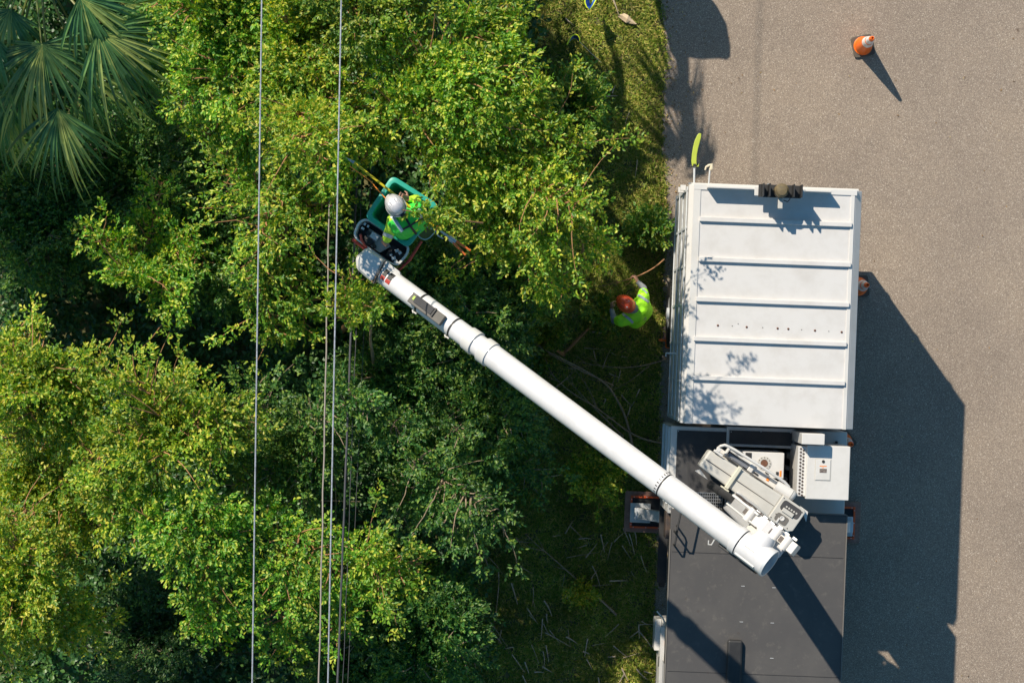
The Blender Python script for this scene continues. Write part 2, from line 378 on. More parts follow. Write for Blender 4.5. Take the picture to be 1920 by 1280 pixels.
NLEAF = 0
def tree(label, base, boughs, leafm, name='broadleaf_tree', cat='tree', dens=400, L=.062, W=.0165, bark=None, trunk_r=.06, group='trees crowding the verge under the power lines', twigs=True, m=9, step=.62, flat=.62):
    """base (px,py); boughs: list of (points [(px,py,z)...], start radius, end radius)"""
    global NLEAF
    bark = bark or (M_barkd if leafm in (LEAF_D, LEAF_V) else None); rs = .78 if boughs[0][0][0][2] > 3.2 else .85; dens = dens*1.22
    b0 = P(base[0], base[1], 0); root = thing(name, b0, label, cat, group=group)
    cr = Crown(); tk = MB()
    zt = np.mean([b[0][0][2] for b in boughs])
    for pts, r0, r1 in boughs:
        w_ = [P(*p) for p in pts]
        fork = b0.lerp(Vector((w_[0].x, w_[0].y, 0)), .3); fork.z = max(.3, w_[0].z*.45)
        path = [b0+Vector((random.uniform(-.03, .03), random.uniform(-.03, .03), 0)), fork]+[q-Vector((0, 0, .12)) for q in w_]
        # smooth and wobble
        dense = []
        for i in range(len(path)-1):
            nseg = max(2, int((path[i+1]-path[i]).length/.22))
            for k in range(nseg): dense.append(path[i].lerp(path[i+1], k/nseg)+Vector((random.gauss(0, .02), random.gauss(0, .02), random.gauss(0, .015))))
        dense.append(path[-1])
        for _ in range(2): dense = [dense[0]]+[(dense[i-1]+dense[i]*2+dense[i+1])/4 for i in range(1, len(dense)-1)]+[dense[-1]]
        nd = len(dense); tk.tube(dense, [trunk_r*(1-.86*(i/(nd-1))**.8) for i in range(nd)], 7)
        # clumps along the bough
        Ls = [(w_[i+1]-w_[i]).length for i in range(len(w_)-1)]; tot = max(sum(Ls), .01)
        d = 0.
        while d <= tot+.001:
            t = d/tot; q = d; i = 0
            while i < len(Ls)-1 and q > Ls[i]: q -= Ls[i]; i += 1
            p = w_[i].lerp(w_[i+1], min(1, q/max(Ls[i], .01))) if len(w_) > 1 else w_[0]
            ax = (w_[i+1]-w_[i]).normalized() if len(w_) > 1 else Vector((0, 0, .3))
            r = (r0+(r1-r0)*t)*rs
            jit = Vector((random.gauss(0, .3*r), random.gauss(0, .3*r), random.gauss(0, .55*r)))
            cr.clump(p+jit, r*random.uniform(.55, 1.12), ax, dens, L, W, m=m, flat=flat)
            # side twiglets
            if twigs:
                for sgn in (-1, 1):
                    sd = Vector((-ax.y, ax.x, 0)).normalized()*sgn if abs(ax.z) < .95 else Vector((sgn, 0, 0))
                    dirn = (sd*random.uniform(.6, 1)+ax*random.uniform(.4, 1)+Vector((0, 0, random.uniform(-.15, .25)))).normalized()
                    e = p+dirn*r*random.uniform(1.0, 2.0)+Vector((0, 0, random.gauss(.05, .12)))
                    mid = (p+e)/2+Vector((random.gauss(0, .03), random.gauss(0, .03), .02))
                    tk.tube([p-Vector((0, 0, .1)), mid, e], [trunk_r*.22, trunk_r*.15, .003], 5)
                    if random.random() < .11 and p.z > 3.5:      # bare orange shoots over the leaves
                        a_ = random.uniform(-.6, .6); q_ = dirn+Vector((-dirn.y, dirn.x, 0))*a_; L3 = random.uniform(.35, 1.0)
                        sw_ = Vector((-q_.y, q_.x, 0))*random.gauss(0, .22)*L3; bz = [p, p+q_*L3*.5+sw_+Vector((0, 0, r*.5)), p+q_*L3+sw_*.3+Vector((0, 0, r*.3))]
                        cv = [bz[0]*(1-u)**2+bz[1]*2*u*(1-u)+bz[2]*u*u+Vector((random.gauss(0, .006), random.gauss(0, .006), 0)) for u in np.linspace(0, 1, 8)]
                        tk.tube(cv, [.010*(1-.7*i/7) for i in range(8)], 5)
                        cr.clump(cv[-1], .09, q_, dens*2, L, W, m=6, flat=flat); cr.clump(cv[5], .06, q_, dens*2, L, W, m=5, flat=flat)
                    cr.clump(e, r*random.uniform(.38, .6), dirn, dens*1.1, L, W, m=m, flat=flat)
            d += max(.12, r*step)
    o = link_mesh('crown', cr.mesh('crown'), leafm, root)
    tk.build('trunk', bark or M_bark, root, smooth=True)
    NLEAF += cr.n//6
    return root

def blob(cx, cy, Rpx, z, n, r0=.33, r1=.14, zd=.5, a0=0, a1=360, zr=.55):
    """radial boughs filling a round crown"""
    out = []
    for i in range(n):
        a = R(a0+(a1-a0)*(i+random.uniform(.1, .9))/n); q = Rpx*random.uniform(.7, 1.08)
        dz = random.uniform(-zr, zr)
        out.append(([(cx, cy, z-.25), (cx+q*.5*math.cos(a), cy+q*.5*math.sin(a), z+dz*.6), (cx+q*math.cos(a+random.uniform(-.25, .25)), cy+q*math.sin(a), z-zd+dz)], r0, r1))
    return out

# --- sunlit crowns (tall), top of the picture
tree('bushy tree at the top edge beside the palm fronds, crossed by the left wire', (470, 130), blob(420, 30, 150, 5.4, 8, zr=.75)+[([(470,90,5.2),(400,150,5.3),(335,190,4.8)], .36, .2), ([(440,80,5.3),(470,200,5.2),(470,290,4.7)], .36,.2)], LEAF_A)
tree('bushy tree at the top edge between the two main wires, with bare orange twigs', (610, 200), [([(600,200,6.2),(590,260,7.4),(600,305,7.7)], .26,.18), ([(600,200,6.2),(560,215,7.3),(570,270,7.9)], .22,.16)]+blob(580, 70, 130, 5.5, 8)+[([(560,120,5.5),(540,220,5.3),(560,310,4.9)], .36, .2), ([(610,150,5.4),(690,235,5.3),(700,300,4.9)], .32, .18)], LEAF_A)
tree('broad sunlit tree above the bucket reaching right to the lawn near the top flags', (800, 260), [([(740,180,5.8),(800,110,6.2),(880,60,6.2),(960,40,5.8)], .42,.22), ([(760,190,5.9),(880,150,6.3),(975,115,5.9)], .42,.24),
    ([(740,200,5.8),(760,100,6.0),(730,20,5.8)], .36,.2), ([(780,220,5.9),(880,215,6.2),(960,210,6.0),(1020,205,5.6)], .4,.2), ([(700,200,5.6),(650,260,5.4),(600,330,5.0)], .32,.2), ([(930,90,6.1),(920,20,6.0)], .34,.24)], LEAF_A)
tree('tree with long sunlit boughs fanning right over the lawn toward the truck', (860, 400), [([(840,290,5.45),(940,265,5.85),(995,260,5.75),(1075,290,5.35)], .4,.2), ([(850,320,5.45),(940,330,5.65),(1015,345,5.55),(1105,362,5.15)], .34,.17),
    ([(900,330,5.25),(980,390,5.45),(1045,430,5.25),(1145,470,4.85)], .3,.15), ([(900,350,5.15),(960,420,5.15),(1005,490,4.95),(1060,545,4.55)], .32,.16), ([(860,340,5.15),(920,400,5.05),(940,470,4.65)], .32,.18), ([(800,300,5.25),(860,330,5.35),(930,385,4.95)], .36,.2), ([(960,330,5.7),(1040,372,6.2),(1095,393,6.3)], .26,.17), ([(960,250,5.2),(1030,268,5.4),(1078,285,5.5)], .22,.14)], LEAF_A)
tree('slender tree between the left wire and the bucket, small sunlit tufts', (545, 480), [([(520,350,4.6),(490,430,4.9),(480,540,4.7),(520,620,4.3)], .3,.17), ([(540,360,4.4),(600,400,4.6),(640,360,4.6)], .26,.16), ([(520,480,4.4),(560,540,4.4),(570,620,4.0)], .26,.15), ([(500,380,4.6),(420,300,4.7),(400,230,4.6)], .3,.18)], LEAF_A)
tree('small tree rising to a sunlit tip directly left of the boom tip', (650, 620), [([(660,600,5.3),(640,560,5.6),(665,520,5.6)], .2, .13), ([(660,600,5.3),(680,570,5.5),(720,560,5.4)], .18, .12)], LEAF_A, dens=520)
# --- left side
tree('shaded tree left of centre with a few pale sunlit clusters below the palm', (260, 540), [([(260,500,3.5),(250,515,4.6),(225,500,4.7)], .26,.2), ([(260,480,3.4),(190,445,4.3),(160,440,4.3)], .2,.13), ([(270,500,3.5),(335,555,4.3),(330,590,4.2)], .16,.12), ([(270,460,3.0),(290,400,3.4),(300,340,3.2)], .22,.15), ([(300,480,3.0),(360,450,3.9),(385,490,3.9)], .18,.13)], LEAF_A)
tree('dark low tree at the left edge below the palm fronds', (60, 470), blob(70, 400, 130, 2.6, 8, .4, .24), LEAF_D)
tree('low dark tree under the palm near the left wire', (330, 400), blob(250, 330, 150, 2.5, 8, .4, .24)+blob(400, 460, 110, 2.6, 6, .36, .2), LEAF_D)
tree('tall leafy tree at the left edge halfway down the picture', (60, 760), blob(75, 725, 115, 4.8, 6, .32, .16, .6, zr=.8)+[([(90,720,4.8),(150,780,4.8),(170,850,4.4)], .34,.2)], LEAF_A)
tree('sunlit tree left of the left wire with bare arching brown trunks at its top', (345, 760), blob(310, 800, 130, 5.0, 5, .28, .13, .6, zr=.8)+[([(300,780,5.3),(270,720,5.4),(220,705,5.2)], .36,.2), ([(290,820,5.2),(220,840,5.2),(160,860,4.9)], .34,.2), ([(290,860,5.1),(240,930,5.0),(185,960,4.7)], .34,.2), ([(350,760,5.1),(420,790,5.0),(465,800,4.8)], .3,.2)], LEAF_A)
tree('yellowing tree filling the lower left corner', (60, 1180), blob(20, 1090, 165, 5.0, 8, .34, .18, .7, zr=.8), LEAF_Y)
tree('low leafy tree above the lower left corner in half shade', (110, 950), blob(80, 920, 130, 3.7, 6, .30,.16, zr=.8), LEAF_Y)
tree('tree with a long drooping sunlit bough just left of the left wire near the bottom', (380, 960), [([(370,940,5.0),(370,1010,5.0),(400,1090,4.7),(395,1190,3.9)], .42,.16), ([(350,950,5.0),(290,985,5.0),(235,1000,4.7)], .34,.18), ([(380,940,5.0),(430,1000,4.8),(440,1060,4.4)], .32,.18)], LEAF_A)
# --- below the wires
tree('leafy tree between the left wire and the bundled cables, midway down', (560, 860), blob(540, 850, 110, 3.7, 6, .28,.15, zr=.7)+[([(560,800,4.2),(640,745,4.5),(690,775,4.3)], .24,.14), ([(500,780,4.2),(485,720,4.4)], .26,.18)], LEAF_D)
tree('sunlit tree right of the left wire at the bottom, with drooping tip', (540, 1060), [([(540,1010,4.5),(520,1080,4.6),(525,1150,4.3),(530,1225,3.7)], .36,.17), ([(560,1000,4.5),(620,1060,4.6),(655,1120,4.3)], .32,.17), ([(580,1080,4.3),(640,1180,4.2)], .28,.17), ([(520,1000,4.4),(490,960,4.4)], .3,.2)], LEAF_A)
tree('tree right of the bundled cables with a sunlit bough pointing right', (700, 1090), [([(660,1030,4.5),(710,1050,4.8),(790,1060,4.6)], .3,.16), ([(680,1050,4.4),(740,1100,4.5)], .26,.16)]+blob(740,1120,110,1.7,6,.32,.2), LEAF_A)
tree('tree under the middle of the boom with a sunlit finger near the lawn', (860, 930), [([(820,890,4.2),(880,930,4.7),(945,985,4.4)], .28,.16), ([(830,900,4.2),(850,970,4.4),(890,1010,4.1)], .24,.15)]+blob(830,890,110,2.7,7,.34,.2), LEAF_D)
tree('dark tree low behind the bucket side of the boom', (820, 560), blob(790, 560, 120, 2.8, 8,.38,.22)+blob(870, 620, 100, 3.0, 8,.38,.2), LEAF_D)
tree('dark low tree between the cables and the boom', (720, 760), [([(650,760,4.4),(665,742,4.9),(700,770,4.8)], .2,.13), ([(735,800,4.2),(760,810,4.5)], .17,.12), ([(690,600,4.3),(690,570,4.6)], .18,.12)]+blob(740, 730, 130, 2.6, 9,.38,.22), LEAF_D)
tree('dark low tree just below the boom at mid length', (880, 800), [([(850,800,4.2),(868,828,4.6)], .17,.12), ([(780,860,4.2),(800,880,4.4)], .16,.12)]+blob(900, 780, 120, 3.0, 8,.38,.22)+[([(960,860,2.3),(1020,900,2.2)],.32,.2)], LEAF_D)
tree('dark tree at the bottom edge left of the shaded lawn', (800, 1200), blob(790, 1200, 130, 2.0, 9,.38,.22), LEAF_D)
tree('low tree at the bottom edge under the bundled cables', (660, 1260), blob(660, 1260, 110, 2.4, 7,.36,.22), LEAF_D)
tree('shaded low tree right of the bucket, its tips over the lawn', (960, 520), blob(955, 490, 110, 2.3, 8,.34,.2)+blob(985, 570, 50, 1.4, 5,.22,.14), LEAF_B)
tree('dark tree in the gap beside the lower left corner', (300, 1180), blob(290, 1180, 120, 1.9, 7,.34,.22), LEAF_V)
# shrubs on the lawn
SH = 'small shrubs on the lawn'
tree('low sunlit shrub below the boom, left of the outrigger pad', (1110, 900), blob(1110, 900, 42, .7, 6,.17,.1,.1), LEAF_A, name='shrub', cat='shrub', trunk_r=.02, group=SH, dens=600, L=.045)
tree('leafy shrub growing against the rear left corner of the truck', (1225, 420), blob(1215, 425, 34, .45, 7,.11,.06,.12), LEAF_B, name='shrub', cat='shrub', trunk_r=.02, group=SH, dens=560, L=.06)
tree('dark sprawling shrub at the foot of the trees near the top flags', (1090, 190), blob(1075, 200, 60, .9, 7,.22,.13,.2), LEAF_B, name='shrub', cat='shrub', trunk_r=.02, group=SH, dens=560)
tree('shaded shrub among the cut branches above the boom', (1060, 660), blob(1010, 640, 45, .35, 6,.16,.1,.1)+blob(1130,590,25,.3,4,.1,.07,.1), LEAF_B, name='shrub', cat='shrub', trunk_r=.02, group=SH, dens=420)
tree('small plant in the shaded lawn below the boom, among dry palm strips', (1095, 1115), blob(1092, 1112, 24, .25, 5,.09,.06,.05), LEAF_Y, name='shrub', cat='shrub', trunk_r=.01, group=SH, dens=600, L=.04)

# vines and undergrowth beneath everything: uncountable
def undergrowth():
    cr = Crown(); n = 26000
    px = rng.uniform(-80, 1010, n); py = rng.uniform(-80, 1360, n)
    lim = np.interp(py, [-80, 100, 300, 600, 800, 1000, 1360], [1040, 1050, 1010, 990, 940, 900, 880])+rng.normal(0, 25, n)
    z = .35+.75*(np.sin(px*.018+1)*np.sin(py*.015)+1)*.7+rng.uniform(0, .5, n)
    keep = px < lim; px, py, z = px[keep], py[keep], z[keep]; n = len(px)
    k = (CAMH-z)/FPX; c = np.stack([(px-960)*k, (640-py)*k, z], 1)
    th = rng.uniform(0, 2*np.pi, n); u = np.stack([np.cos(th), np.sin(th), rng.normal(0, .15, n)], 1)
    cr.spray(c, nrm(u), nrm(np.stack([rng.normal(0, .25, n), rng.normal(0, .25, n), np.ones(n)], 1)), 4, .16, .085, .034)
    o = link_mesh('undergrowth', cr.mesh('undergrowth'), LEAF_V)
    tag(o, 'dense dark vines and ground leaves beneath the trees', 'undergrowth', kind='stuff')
undergrowth()
print('leaves', NLEAF)

# fallen leaves, chips and grit along the asphalt edge, thinning out over the road
def litter():
    n = 2600; py = rng.uniform(-60, 1330, n)
    ed = np.interp(py, [-100, 60, 110, 280, 420, 600, 760, 1000, 1170, 1400], [1237, 1246, 1252, 1243, 1250, 1245, 1234, 1230, 1226, 1230])
    px = ed-22+rng.exponential(26, n); far = rng.uniform(0, 1, n) < .07; px = np.where(far, rng.uniform(1240, 1950, n), px)
    k = CAMH/FPX; c = np.stack([(px-960)*k, (640-py)*k, rng.uniform(.008, .022, n)], 1)
    th = rng.uniform(0, 2*np.pi, n); u = nrm(np.stack([np.cos(th), np.sin(th), rng.normal(0, .1, n)], 1))
    V, F = leaves(c, u, nrm(np.stack([rng.normal(0, .2, n), rng.normal(0, .2, n), np.ones(n)], 1)), rng.uniform(.012, .05, n), rng.uniform(.002, .011, n), .3)
    o = link_mesh('leaf_litter', np_mesh('leaf_litter', V, F), leafmat('dry_litter', (.10, .06, .03), (.28, .17, .07), (.50, .40, .16), .1, .8))
    tag(o, 'dry leaf and twig litter along the edge of the asphalt', 'leaf litter', kind='stuff')
litter()

# ------------------------------------------------------------------ palms
def fan(mb, hub, ang, length, spread, n=26, tilt=-.15, droop=.5):
    length = length*1.15
    """fan leaf: hub Vector, ang direction in the plane, folded tapering segments"""
    for i in range(n):
        t = (i+.5)/n*2-1; a = ang+t*spread/2+random.gauss(0, .045)
        L = length*(1-.22*abs(t)**1.5)*random.uniform(.78, 1.14)
        d = Vector((math.cos(a), math.sin(a), 0)); s = Vector((-d.y, d.x, 0))
        w0 = .015; wm = .026*random.uniform(.75, 1.15)
        pts = []; K = 6; bend = random.gauss(0, .05)
        for k in range(K+1):
            q = k/K; z = tilt*q*L-droop*L*q**2.4*random.uniform(.9, 1.1)
            pts.append(hub+d*(L*q*(1-.12*q*q))+s*(bend*L*q*q)+Vector((0, 0, z)))
        vs = []
        for k, p in enumerate(pts):
            q = k/K; w_ = (w0+(wm-w0)*min(1, q*3)) if q < .4 else wm*(1-(q-.4)/.6)**.8+.0012
            vs += [p-s*w_+Vector((0, 0, w_*.7)), p, p+s*w_+Vector((0, 0, w_*.7))]
        fs = []
        for k in range(K):
            o = k*3; fs += [(o, o+1, o+4, o+3), (o+1, o+2, o+5, o+4)]
        mb.add(vs, fs)
M_pet = mat('palm_stalk', (.16, .2, .05), .5, var=(.3, .2, .08), vscale=6, vamt=.6)
M_ptr = mat('palm_trunk', (.16, .12, .09), .9, var=(.3, .22, .14), vscale=9, vamt=.7, bump=.8, bscale=25)
def palm(base, top, fronds, label, tr=.17):
    b = Vector(base); t = Vector(top); root = thing('palm_tree', b, label, 'palm', group='fan palms at the top of the picture')
    MB().tube([b, b.lerp(t, .5)+Vector((.05, .03, 0)), t], [tr*1.1, tr*.95, tr], 14).build('trunk', M_ptr, root, smooth=True)
    for (hub, ang, L, sp) in fronds:
        f = MB(); fan(f, hub, R(ang), L, R(sp), n=int(sp/5.2)); fo = f.build('frond', LEAF_P, root, fix=False)
        mid = (t+hub)/2+Vector((0, 0, .25))
        MB().tube([t, mid, hub-Vector((0, 0, .005))], [.022, .016, .01], 6).build('stalk', M_pet, fo, smooth=True)
t1 = P(75, -75, 5.0)
palm(P(60,-60,0), t1, [(P(78,84,5.4), -85, 1.25, 205), (P(182,58,5.5), -38, 1.45, 150), (P(108,205,5.0), -92, 1.15, 130), (P(-10,70,5.3), -120, 1.1, 150), (P(150,-5,5.7), -50, 1.05, 150),
    (P(20,20,5.4), -110, .9, 160), (P(235,10,4.9), -20, 1.0, 140), (P(235,55,5.2), -28, 1.0, 110), (P(150,120,4.7), -62, 1.15, 120), (P(40,150,4.6), -100, 1.0, 120), (P(215,95,4.9), -35, 1.0, 90), (P(5,200,3.9), -95, .9, 120), (P(60,-190,5.2), 90, 1.0, 170), (P(-40,-120,5.3), 150, 1.0, 170), (P(170,-150,5.3), 40, 1.0, 170), (P(130,40,4.6), -70, .9, 120)],
    'fan palm in the top left corner with large drooping blue green fronds')
t2 = P(850, -85, 5.0)
palm(P(760,-90,0), t2, [(P(800,-30,4.4), -75, .85, 130), (P(880,-25,4.3), -60, .8, 120), (P(840,-190,5.2), 90, 1., 170), (P(760,-100,5.2), 170, 1., 160), (P(930,-90,5.2), 0, .9, 150)],
    'fan palm mostly above the top edge, dark frond tips hanging over the sunlit trees')
t3 = P(330, -60, 4.8)
palm(P(340,-60,0), t3, [(P(318,-10,4.9), -60, .7, 120), (P(280,-70,4.9), 170, .8, 150), (P(390,-80,4.9), 20, .8, 150), (P(330,-140,5.0), 90, .9, 150)],
    'fan palm at the top edge with short fronds right of the corner palm')
# a palm beyond the top edge whose shadow falls on the asphalt behind the truck
def shade_pos(px, py, zt, zc):
    q = P(px, py, zt); k = (zc-zt)/math.tan(SUN_EL)
    return Vector((q.x+math.sin(SUN_AZ)*k, q.y+math.cos(SUN_AZ)*k, zc))
c4 = shade_pos(1285, 290, 0, 4.6)
palm((2.45, 6.9, 0), (c4.x+.05, c4.y+.1, 4.6), [(c4, 75, .8, 290), (c4+Vector((.25, -.25, -.1)), -30, .6, 150), (c4+Vector((-.6, -.2, -.2)), -110, .8, 150), (c4+Vector((-.2, .8, .1)), 70, .9, 170), (c4+Vector((-1, .7, 0)), 150, .9, 170)],
    'fan palm beyond the top edge beside the road', .08)
# tall tree beyond the top left corner
s = shade_pos(60, 220, 4.5, 9.5)
def offpx(v): k = FPX/(CAMH-v.z); return (960+v.x*k, 640-v.y*k)
ox, oy = offpx(s)
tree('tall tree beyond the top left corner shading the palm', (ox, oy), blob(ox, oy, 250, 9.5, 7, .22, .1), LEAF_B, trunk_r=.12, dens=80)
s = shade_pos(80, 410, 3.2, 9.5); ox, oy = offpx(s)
tree('unseen tall tree added beyond the left edge to shade the dark hollow', (ox, oy), blob(ox+30, oy-10, 230, 9.5, 10, .45, .25)+blob(ox+70, oy+40, 110, 9.6, 6, .5, .3), LEAF_B, trunk_r=.12, dens=260)  # out-of-view shade caster, added to darken the hollow
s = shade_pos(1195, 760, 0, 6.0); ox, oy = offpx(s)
tree('unseen tree added beyond the top edge to shade the lawn by the truck', (ox, oy), blob(ox, oy, 100, 6.0, 8, .5, .3), LEAF_B, dens=330)  # unseen crown added to throw shade on the grass near the truck
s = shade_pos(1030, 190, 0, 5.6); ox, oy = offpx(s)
tree('unseen tree added beyond the top edge to shade the lawn by the flags', (ox, oy), blob(ox, oy, 110, 5.6, 7, .5, .3)+blob(ox+30, oy+100, 70, 5.6, 4, .5, .3), LEAF_B, dens=260)  # foliage added out of view so its shade covers this lawn

# ------------------------------------------------------------------ power lines
M_wire = mat('aluminium_cable', (.62, .63, .68), .35, metal=.5, var=(.16, .16, .18), vscale=34, vamt=.9)
M_wired = mat('black_cable', (.05, .05, .06), .45, var=(.12, .12, .13), vamt=.5)
M_wireb = mat('weathered_cable', (.25, .22, .2), .5, var=(.25, .2, .17), vscale=10, vamt=.6)
def wire(a, b, za, zb, r, m, label, sag=.0, wob=0.):
    A = P(*a, za); B = P(*b, zb); d = B-A; pts = []
    for i in range(61):
        t = -1.6+i/60*4.2; p = A+d*t
        p.z += .012*((t-.5)*d.length)**2*.12*sag
        if wob: p.x += wob*math.sin(t*37)*.5+wob*math.sin(t*91+1)*.4
        pts.append(p)
    tag(MB().tube(pts, r, 8).build('power_line', m, smooth=True), label, 'power line', 'overhead lines')
wire((491,0), (473,1280), 8.6, 8.6, .009, M_wire, 'leftmost bright overhead wire, standing alone over the trees', .5)
wire((640,0), (615,1280), 8.6, 8.6, .009, M_wire, 'bright overhead wire passing closest to the left of the bucket', .5)
wire((618,330), (598,1280), 4.6, 6.6, .0105, M_wireb, 'weathered cable just left of the bright wire by the bucket', .3, .012)
wire((660,560), (633,1280), 4.4, 5.2, .015, M_wired, 'thick black cable right of the bright wire below the bucket', .3, .006)
wire((668,600), (643,1280), 4.3, 5.0, .005, M_wired, 'thin black wire hugging the thick black cable', .3, .01)
wire((676,760), (652,1280), 3.6, 4.5, .004, M_wired, 'thin grey wire right of the thick black cable', .3)

# ------------------------------------------------------------------ the bucket truck
ROT = R(-2.2)
TL = Vector((3.705, .493, 0))
truck = thing('bucket_truck', TL, 'white forestry bucket truck with chip box, dark deck and raised articulated boom', 'truck', ROT)
MT = MW[truck.name]; MTi = MT.inverted()
def T(px, py, z): return MTi @ P(px, py, z)
def tb(mb, a, b, z0, z1, zr=None):
    """box whose top corners are seen at pixels a and b"""
    zr = z1 if zr is None else zr
    A = T(*a, zr); B = T(*b, zr); return mb.box(A.x, A.y, z0, B.x, B.y, z1)
def TM(): return MB(MT)
# chassis and wheels
c = TM(); c.box(-.43, -7.6, .75, -.33, 1.75, 1.0); c.box(.33, -7.6, .75, .43, 1.75, 1.0); c.box(-.33, 1.55, .76, .33, 1.65, .99)
for y in (-6.2, -4, -2, 0): c.box(-.33, y, .78, .33, y+.1, .97)
c.build('chassis', M_blk, truck, bevel=.01)
def wheel(x, y, w_, side):
    M = Matrix.Translation((x, y, .52)) @ Matrix.Rotation(R(90)*side, 4, 'Y')
    t = TM(); t.lathe([(.30, -w_/2), (.46, -w_/2), (.51, -w_/2+.04), (.52, 0), (.51, w_/2-.04), (.46, w_/2), (.30, w_/2), (.29, 0)], 36, M, False, False)
    tb_ = t
    for k in range(36):
        a = 2*math.pi*k/36
        tb_.box(-.03, -w_/2+.01, .512, .03, w_/2-.01, .53, Matrix.Translation((x, y, .52)) @ Matrix.Rotation(a, 4, 'X') @ Matrix.Rotation(R(90), 4, 'Z'))
    o = t.build('wheel', M_blk, truck, smooth=True)
    r = TM(); r.lathe([(.30, w_/2-.02), (.27, w_/2-.05), (.18, w_/2-.12), (.09, w_/2-.1), (.09, w_/2+.02), (0.01, w_/2+.03)], 24, M)
    r.build('rim', M_galv, o, smooth=True)
yw = T(1262, 588, .5).y
for y in (yw,):
    wheel(-1.12, y, .27, -1); wheel(-.82, y, .27, -1); wheel(1.12, y, .27, 1); wheel(.82, y, .27, 1)
for sx in (-1, 1): wheel(1.08*sx, -6.4, .29, sx)
# chip box: hull with chamfered roof edges
ZB = 3.45
yN = 1.706; yS = -1.706
prof = [(-1.235, 1.1), (-1.235, ZB-.07), (-1.16, ZB), (1.14, ZB), (1.245, ZB-.10), (1.245, 1.1)]
g = MB(MT)
vs = [(x, yN, z) for x, z in prof]+[(x, yS, z) for x, z in prof]; n = len(prof)
g.add(vs, [list(range(n)), list(range(n, 2*n))[::-1]]+[(i, n+i, n+(i+1) % n, (i+1) % n) for i in range(n)])
box = g.build('chip_box', M_roof, truck, bevel=.008)
for (x0, y0, x1, y1) in ((1312,410,1600,422),(1310,485,1598,497),(1305,560,1595,572),(1301,634,1590,646),(1298,707,1587,719)):
    A = T(x0, y0, ZB+.04); B = T(x1, y1, ZB+.04); y = (A.y+B.y)/2
    r = TM(); r.box(A.x, y-.032, ZB-.01, B.x-.02, y+.032, ZB+.05); r.build('roof_rib', M_roof, box, bevel=.006)
e = TM(); e.box(-1.175, yN-.075, ZB-.005, 1.16, yN+.004, ZB+.016); e.box(-1.175, yS-.003, ZB-.005, -1.07, yN-.076, ZB+.012); e.box(1.075, yS-.003, ZB-.005, 1.13, yN-.076, ZB+.014)
e.build('roof_trim', M_white, box, bevel=.004)
# bolt heads row on the roof
M_rbolt = mat('rusty_bolt', (.12, .05, .03), .8)
for (x, y) in ((1346,610),(1400,613),(1458,615.5),(1478,616.5),(1528,619.5),(1578,622.5)):
    b_ = TM(); q = T(x, y, ZB); b_.lathe([(.016, ZB-.005), (.016, ZB+.006), (.006, ZB+.012)], 10, Matrix.Translation((q.x, q.y, 0)))
    b_.build('roof_bolt', M_rbolt, box)
b_ = TM()
for (x, y) in ((1373,611),(1384,607),(1430,614),(1503,618),(1554,621)):
    q = T(x, y, ZB); b_.lathe([(.007, ZB-.003), (.007, ZB+.004)], 8, Matrix.Translation((q.x, q.y, 0)))
b_.build('roof_rivets', M_blk, box)
# side skins, rails and rear doors
for sx in (-1, 1):
    s_ = TM(); x = 1.24*sx
    for z in (1.25, 1.9, 2.55, 3.2): s_.box(x, yS+.02, z, x+.018*sx, yN-.02, z+.05)
    for k in range(7):
        y = yS+.05+k*(3.3/6); s_.box(x, y-.02, 1.15, x+.012*sx, y+.02, 3.3)
    s_.build('side_rail', M_galv, box, bevel=.004)
d_ = TM()
for sx in (-1, 1):
    d_.box(.02*sx, yN, 1.2, 1.2*sx, yN+.03, 3.35)
d_.build('rear_door', M_white, box, bevel=.006)
h = TM()
for z in (1.5, 2.2, 3.0):
    for sx in (-1, 1): h.box(1.12*sx, yN+.03, z, 1.22*sx, yN+.05, z+.08)
h.tube([(.08, yN+.06, 1.3), (.08, yN+.06, 3.2)], .015, 8); h.tube([(-.08, yN+.06, 1.3), (-.08, yN+.06, 3.2)], .015, 8)
h.build('door_hinge', M_steel, box)
# raised header plate and lamp bracket on the roof's rear edge
hp = TM(); A = T(1322, 356, ZB+.1); B = T(1558, 356, ZB+.1)
y = yN-.045
hp.box(A.x+.03, y-.012, ZB+.016, B.x, y+.012, ZB+.225)
q1 = T(1425, 355, ZB+.3).x; q2 = T(1502, 355, ZB+.3).x
hp.box(q1-.07, y-.10, ZB+.225, q2+.06, y+.02, ZB+.245)
hp.build('rear_header', M_white, box, bevel=.003)
br = TM(); yc = y-.03; zb = ZB+.25
br.box(q1+.02, yc-.09, zb, q2, yc+.09, zb+.02)
for xx in (q1+.02, q1+.11, q2-.13, q2-.02): br.box(xx, yc-.09, zb+.021, xx+.018, yc+.09, zb+.26)
br.box(q1-.02, yc-.09, zb+.022, q1+.02, yc+.09, zb+.05)
br.build('lamp_bracket', M_blk, box, bevel=.003)
wl = TM(); cx_ = (q1+q2)/2+.0
wl.lathe([(.085, zb+.021), (.10, zb+.05), (.10, zb+.20), (.07, zb+.235), (.015, zb+.245)], 20, Matrix.Translation((cx_, yc, 0)))
wl.build('work_lamp', mat('dusty_lamp', (.16, .12, .06), .6, var=(.05, .045, .04), vscale=18, vamt=.9), box, smooth=True)
wc = TM(); wc.box(cx_-.035, yc-.25, zb+.06, cx_+.03, yc-.10, zb+.12); wc.build('rear_camera', M_grey, box, bevel=.006)
wv = TM(); wv.tube([(cx_+.04, yc-.13, zb+.1), (cx_+.1, yc-.15, zb+.1), (cx_+.13, yc-.11, zb+.12), (cx_+.11, yc-.04, zb+.15)], .007, 6); wv.build('cable', M_blk, box)
